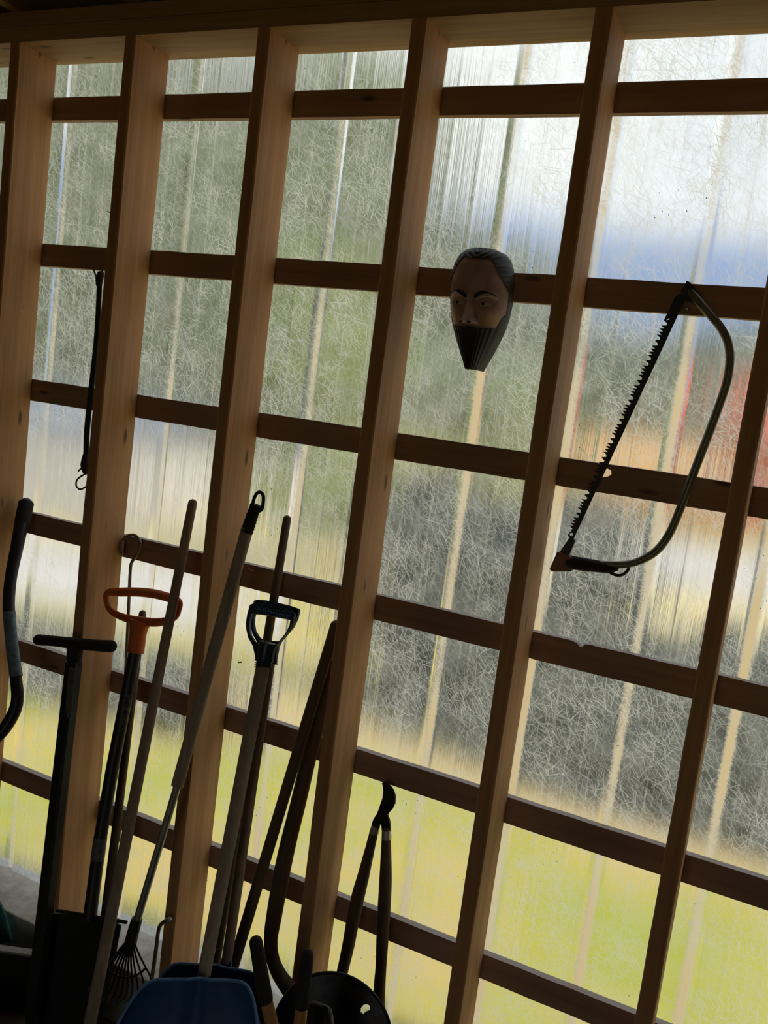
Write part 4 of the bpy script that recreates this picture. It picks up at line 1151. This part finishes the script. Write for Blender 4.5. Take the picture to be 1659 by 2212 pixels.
MB().tube([e, (e[0] + .012, e[1] - .004, -1.80, .018), (e[0] + .014, e[1] - .006, -1.98, .014)], 12, 3).build('foot', M_BLKMETAL, t)

# ------------------------------------------------------------------ loppers standing on their handles
def loppers():
    t = thing('loppers', 'long wooden-handled loppers standing blades up against the sheeting', 'loppers', (1.3843, 0.06, -1.4499))
    Y = .112
    MB().plate([(1.345, 0.112, -1.1185), (1.3484, 0.112, -1.115), (1.3547, 0.112, -1.1143), (1.3669, 0.112, -1.1189), (1.3786, 0.112, -1.1287), (1.3858, 0.112, -1.1434), (1.387, 0.112, -1.1601), (1.3817, 0.112, -1.1765), (1.3754, 0.112, -1.1859), (1.3715, 0.112, -1.1946), (1.3784, 0.112, -1.207), (1.3831, 0.112, -1.2215), (1.3851, 0.112, -1.2355), (1.3628, 0.112, -1.2419), (1.3599, 0.112, -1.2305), (1.3557, 0.112, -1.2196), (1.3451, 0.112, -1.191), (1.348, 0.112, -1.1753), (1.3518, 0.112, -1.1568), (1.3516, 0.112, -1.1373), (1.3485, 0.112, -1.1248)], .006, both=True).build('cutting_blade', M_BLKMETAL, t, smooth=False)
    MB().plate([(1.3557, 0.107, -1.1757), (1.369, 0.107, -1.1787), (1.3694, 0.107, -1.1908), (1.3625, 0.107, -1.2054), (1.3572, 0.107, -1.222), (1.3544, 0.107, -1.239), (1.335, 0.107, -1.2394), (1.3345, 0.107, -1.2272), (1.3378, 0.107, -1.2137), (1.3446, 0.107, -1.1978), (1.3479, 0.107, -1.1844)], .006, both=True).build('hook_blade', M_BLKMETAL, t, smooth=False)
    MB().tube([((1.3651, 0.1, -1.1822)[0], .100, (1.3651, 0.1, -1.1822)[2], .006), (0 + (1.3651, 0.1, -1.1822)[0], .120, (1.3651, 0.1, -1.1822)[2], .006)], 12, cap='flat').build('pivot_bolt', M_BLKMETAL, t)
    for pts, fer in (([(1.3425, 0.11, -1.2381, 0.0105), (1.3388, 0.106, -1.2899, 0.0122), (1.3339, 0.098, -1.3656, 0.0152), (1.3303, 0.092, -1.4118, 0.0169), (1.3284, 0.084, -1.4717, 0.017), (1.3289, 0.074, -1.5421, 0.0158), (1.3274, 0.066, -1.5955, 0.0146), (1.3255, 0.06, -1.6349, 0.014)], [(1.3443, 0.11, -1.2325, 0.011), (1.3424, 0.109, -1.2526, 0.0116)]),
                     ([(1.3745, 0.11, -1.2359, 0.011), (1.3846, 0.105, -1.2982, 0.0139), (1.3942, 0.099, -1.3539, 0.0162), (1.4042, 0.09, -1.4203, 0.0167), (1.4154, 0.079, -1.4974, 0.0155), (1.4253, 0.07, -1.5633, 0.0138), (1.4308, 0.064, -1.6076, 0.0149), (1.4398, 0.056, -1.6615, 0.0155), (1.4493, 0.05, -1.7162, 0.0149)], [(1.3742, 0.11, -1.2335, 0.0121), (1.3778, 0.109, -1.2553, 0.0127)])):
        h = MB().tube(pts, 14, 3).build('handle', M_HANDLE_DARK, t)
        MB().tube(fer, 14, cap='flat').build('ferrule', M_STEEL, h)
loppers()

# ------------------------------------------------------------------ shears in the foreground, grips up
def shears():
    a0, a1 = (1.3733, -0.48, -1.2175), (1.4734, -0.5, -1.4095)
    b0, b1 = (1.4647, -0.44, -1.2253), (1.4902, -0.48, -1.4155)
    t = thing('hedge_shears', 'hedge shears standing grips up, black foam grips on orange wooden handles', 'shears', (a1[0] * .5 + b1[0] * .5, -.5, FLOOR + .02))
    piv = (a1[0] * .5 + b1[0] * .5, -.49, -1.62)
    for L1, L2, end in (([(1.374, -0.48, -1.2153, 0.0127), (1.3838, -0.4822, -1.2388, 0.0132), (1.3936, -0.4845, -1.2624, 0.0137), (1.4034, -0.4867, -1.2859, 0.0142), (1.4132, -0.489, -1.3094, 0.0147)], [(1.4107, -0.488, -1.3035, 0.0117), (1.4258, -0.491, -1.3302, 0.012), (1.4408, -0.494, -1.357, 0.0122), (1.4559, -0.497, -1.3837, 0.0125)], a1),
                        ([(1.4649, -0.44, -1.2271, 0.0118), (1.4662, -0.442, -1.2502, 0.0126), (1.4675, -0.444, -1.2733, 0.0133), (1.4688, -0.446, -1.2964, 0.0141), (1.4701, -0.448, -1.3195, 0.0149)], [(1.4696, -0.447, -1.3126, 0.0118), (1.4727, -0.4513, -1.3437, 0.0121), (1.4758, -0.4557, -1.3747, 0.0124), (1.4789, -0.46, -1.4058, 0.0127)], b1)):
        h = MB().tube(L2 + [piv + (.010,)], 14).build('handle', M_HANDLE_OR, t)
        MB().tube(L1, 16).build('grip', M_GRIP, h)['label'] = 'black foam grip'
    for s in (-1, 1):
        MB().plate([(piv[0] - .012, piv[1] + .003 * s, piv[2] + .04), (piv[0] + .012, piv[1] + .003 * s, piv[2] + .04), (piv[0] + .02 + .012 * s, piv[1] + .003 * s, piv[2] - .12), (piv[0] + .012 * s, piv[1] + .003 * s, FLOOR + .01), (piv[0] - .02 + .012 * s, piv[1] + .003 * s, piv[2] - .12)], .003, both=True).build('blade', M_BLKMETAL, t, smooth=False)
shears()

# ------------------------------------------------------------------ round black lid
def lid():
    c = Vector((1.4023, -0.125, -1.6413))
    t = thing('round_lid', 'round black plastic lid with a small hand hole and brown labels', 'lid', (c.x, c.y - .03, c.z - .17))
    R = 0.1417
    ax = Vector((0.20, -0.93, 0.30)).normalized()
    ex = Vector((1, 0, 0)); ex = (ex - ax * ex.dot(ax)).normalized()
    ez = ax.cross(ex)
    if ez.z < 0: ez = -ez
    rim_ = [c + ex * (R * math.cos(a)) + ez * (R * math.sin(a)) for a in [2 * math.pi * k / 64 for k in range(64)]]
    hp = [(1.4736, -0.1516, -1.5238), (1.4726, -0.1492, -1.5168), (1.477, -0.1468, -1.5073), (1.4841, -0.1462, -1.5022), (1.4914, -0.1472, -1.5018), (1.4955, -0.1493, -1.5066), (1.4924, -0.1508, -1.5126), (1.4865, -0.1514, -1.5171), (1.4815, -0.1532, -1.5249)]
    # bring the hole onto the lid's own plane
    O = Vector((2.1284, -1.8239, -0.1745))
    hole = []
    for p in hp:
        d = Vector(p) - O
        s = (c - O).dot(ax) / d.dot(ax)
        hole.append(O + d * s)
    MB().plate(rim_, 0.006, [hole], nrm=tuple(-ax)).build('disc', M_BLACK, t, smooth=False)
    rr = [tuple(c + ex * (R * math.cos(a)) + ez * (R * math.sin(a)))  for a in [2 * math.pi * k / 24 for k in range(24)]]
    MB().loop(rr, .004, 8, 3).build('rim', M_BLACK, t)
    for quad in ([(-0.3614, 0.85, -0.6609), (-0.3524, 0.855, -0.6542), (-0.3359, 0.8601, -0.671), (-0.3418, 0.8555, -0.6841)], [(-0.3225, 0.8628, -0.6951), (-0.3099, 0.8692, -0.6896), (-0.3054, 0.87, -0.6985), (-0.317, 0.8639, -0.7044)], [(-0.378, 0.8426, -0.6601), (-0.3719, 0.8459, -0.656), (-0.3682, 0.8469, -0.6608), (-0.3749, 0.843, -0.6671)]):
        P = []
        for d in quad:
            d = Vector(d)
            s = (c - O).dot(ax) / d.dot(ax)
            P.append(O + d * s + ax * .0006)
        MB().plate(P, .0006, nrm=tuple(ax)).build('paper_label', M_STICKBRN, t, smooth=False)['label'] = 'brown paper label'
lid()

def bag():
    c = (1.427, -0.3, -1.4803)
    zt = -1.4175
    cx, cy = c[0] + .02, -.31
    rn = random.Random(77)
    mb = MB()
    bm2 = bmesh.new()
    bmesh.ops.create_icosphere(bm2, subdivisions=4, radius=1.0)
    hz = (zt - FLOOR) / 2
    for v in bm2.verts:
        d = 1 + .05 * math.sin(9 * v.co.x + 5 * v.co.z) + .05 * math.sin(8 * v.co.y - 6 * v.co.z + 1) + rn.uniform(-.012, .012)
        sq = lambda q: math.copysign(abs(q) ** .75, q)
        v.co = Vector((cx + sq(v.co.x) * .05 * d, cy + sq(v.co.y) * .036 * d, max(FLOOR + .002, FLOOR + hz + sq(v.co.z) * hz * (d if v.co.z < .5 else 1 + (d - 1) * .3))))
    mb.join(bm2)
    tag(mb.build('black_bag', M_BLACK, base=(cx, cy, FLOOR)), 'crumpled black plastic bag between the blue shovels and the round lid', 'bag')
bag()

# ------------------------------------------------------------------ small things low on the left
P_ = [(0.8456, -0.02, -1.6123, 0.0056), (0.8316, -0.02, -1.6245, 0.0053), (0.8194, -0.02, -1.64, 0.0053), (0.8141, -0.02, -1.6609, 0.0053), (0.817, -0.025, -1.7016, 0.0056), (0.818, -0.03, -1.766, 0.0056), (0.8211, -0.035, -1.8093, 0.0056)]
t = thing('bent_rod', 'thin bent metal rod with a bright tip beside the leaf rake', 'rod', P_[-1][:3])
MB().tube(P_ + [(P_[-1][0] + .02, P_[-1][1] - .01, FLOOR + .006, P_[-1][3])], 10, 4).build('rod', M_WIRE, t)
MB().tube([(0.8456, -0.02, -1.6123, 0.0059), (0.84, -0.02, -1.6172, 0.0059)], 10).build('tip', M_NAIL, t)['label'] = 'bright worn tip'

W_ = [(1.0153, -0.05, -1.6343, 0.0015), (1.0165, -0.05, -1.6209, 0.0015), (1.025, -0.05, -1.6084, 0.0015), (1.037, -0.05, -1.601, 0.0015), (1.0456, -0.05, -1.6013, 0.0015)]
tag(MB().tube(W_ + [(W_[-1][0] + .01, -.05, W_[-1][2] - .05, .0014), (W_[0][0] + .01, -.05, W_[0][2] - .06, .0014)], 8, 3).build('wire_loop', M_STEEL, base=W_[0][:3]), 'thin pale wire loop between the two snow shovel shafts', 'wire')

def board():
    P = Vector((0.4872, -0.075, -1.8219))             # right end of the top edge
    Q = Vector((0.3636, -0.13, -1.8219))
    h = P.z - FLOOR
    w = 0.46
    t = thing('dark_board', 'dark board standing on edge with a pale top edge in the bottom left corner', 'board', (P.x, P.y, FLOOR))
    o = Vector((P.x, P.y, FLOOR))
    MB().box(tuple(o + Vector((-w, -.022, 0))), tuple(o + Vector((0, 0, h - .008)))).build('panel', M_BLACK, t, smooth=False)
    MB().box(tuple(o + Vector((-w, -.024, h - .008))), tuple(o + Vector((0, .002, h))), .002).build('edge_strip', M_RIM, t, smooth=False)['label'] = 'pale worn top edge'
    t.rotation_euler.z = math.atan2(P.y - Q.y, P.x - Q.x)
board()
def scoop():
    a, c = (0.2053, -0.03, -1.8047), (0.3157, -0.05, -1.878)
    t = thing('teal_dustpan', 'teal plastic dustpan standing in the bottom left corner behind the dark board', 'dustpan', c)
    MB().plate([(0.1482, -0.045, -1.7966), (0.2497, -0.045, -1.7685), (0.2759, -0.045, -1.8025), (0.2975, -0.045, -1.8469), (0.3136, -0.045, -1.8757), (0.2925, -0.045, -1.8901), (0.1626, -0.045, -1.9426)], .012, both=True).build('pan', M_TEAL, t, smooth=False)
    MB().tube([(0.2465, -0.045, -1.7742, 0.0082), (0.2717, -0.045, -1.7983, 0.0081), (0.2951, -0.045, -1.842, 0.0081), (0.3133, -0.045, -1.8729, 0.0081)], 10, 3).build('edge_rib', M_TEAL, t)
scoop()
def carton():
    q0, q1, q2 = (0.6698, -0.3, -1.7602), (0.7091, -0.36, -1.7837), (0.4586, -0.3, -1.8317)
    z = -1.7827
    t = thing('brown_carton', 'brown cardboard carton low in the bottom left corner', 'carton', (q0[0] - .2, -.5, FLOOR))
    MB().box((q0[0] - .42, -.66, FLOOR), (q0[0], -.425, z - .02), .004).build('carton_box', M_CARD, t, smooth=False)
    for s in (0, 1):
        MB().box((q0[0] - .42, -.66 + .1185 * s, z - .02), (q0[0], -.5425 + .1175 * s, z - .016)).build('flap', M_CARD, t, smooth=False)
carton()

# ant on the sheeting
q = (0.8609, 0.155, -0.9372)
a_ = MB()
for dx, dz, r in ((-.004, -.001, .0018), (0, 0, .0013), (.004, .0015, .0024)):
    a_.ball((q[0] + dx, D + GT, q[2] + dz), r, 2, (1.3, 1, .9))
for s in (-1, 1):
    for k in (-1, 0, 1):
        a_.tube([(q[0] + k * .001, D + GT, q[2], .0003), (q[0] + k * .003, D + GT, q[2] + s * .004, .0003)], 5, cap='flat')
tag(a_.build('ant', M_BLACK, base=(q[0], D + GT, q[2])), 'tiny dark ant on the sheeting left of the blue shovel shaft', 'insect')
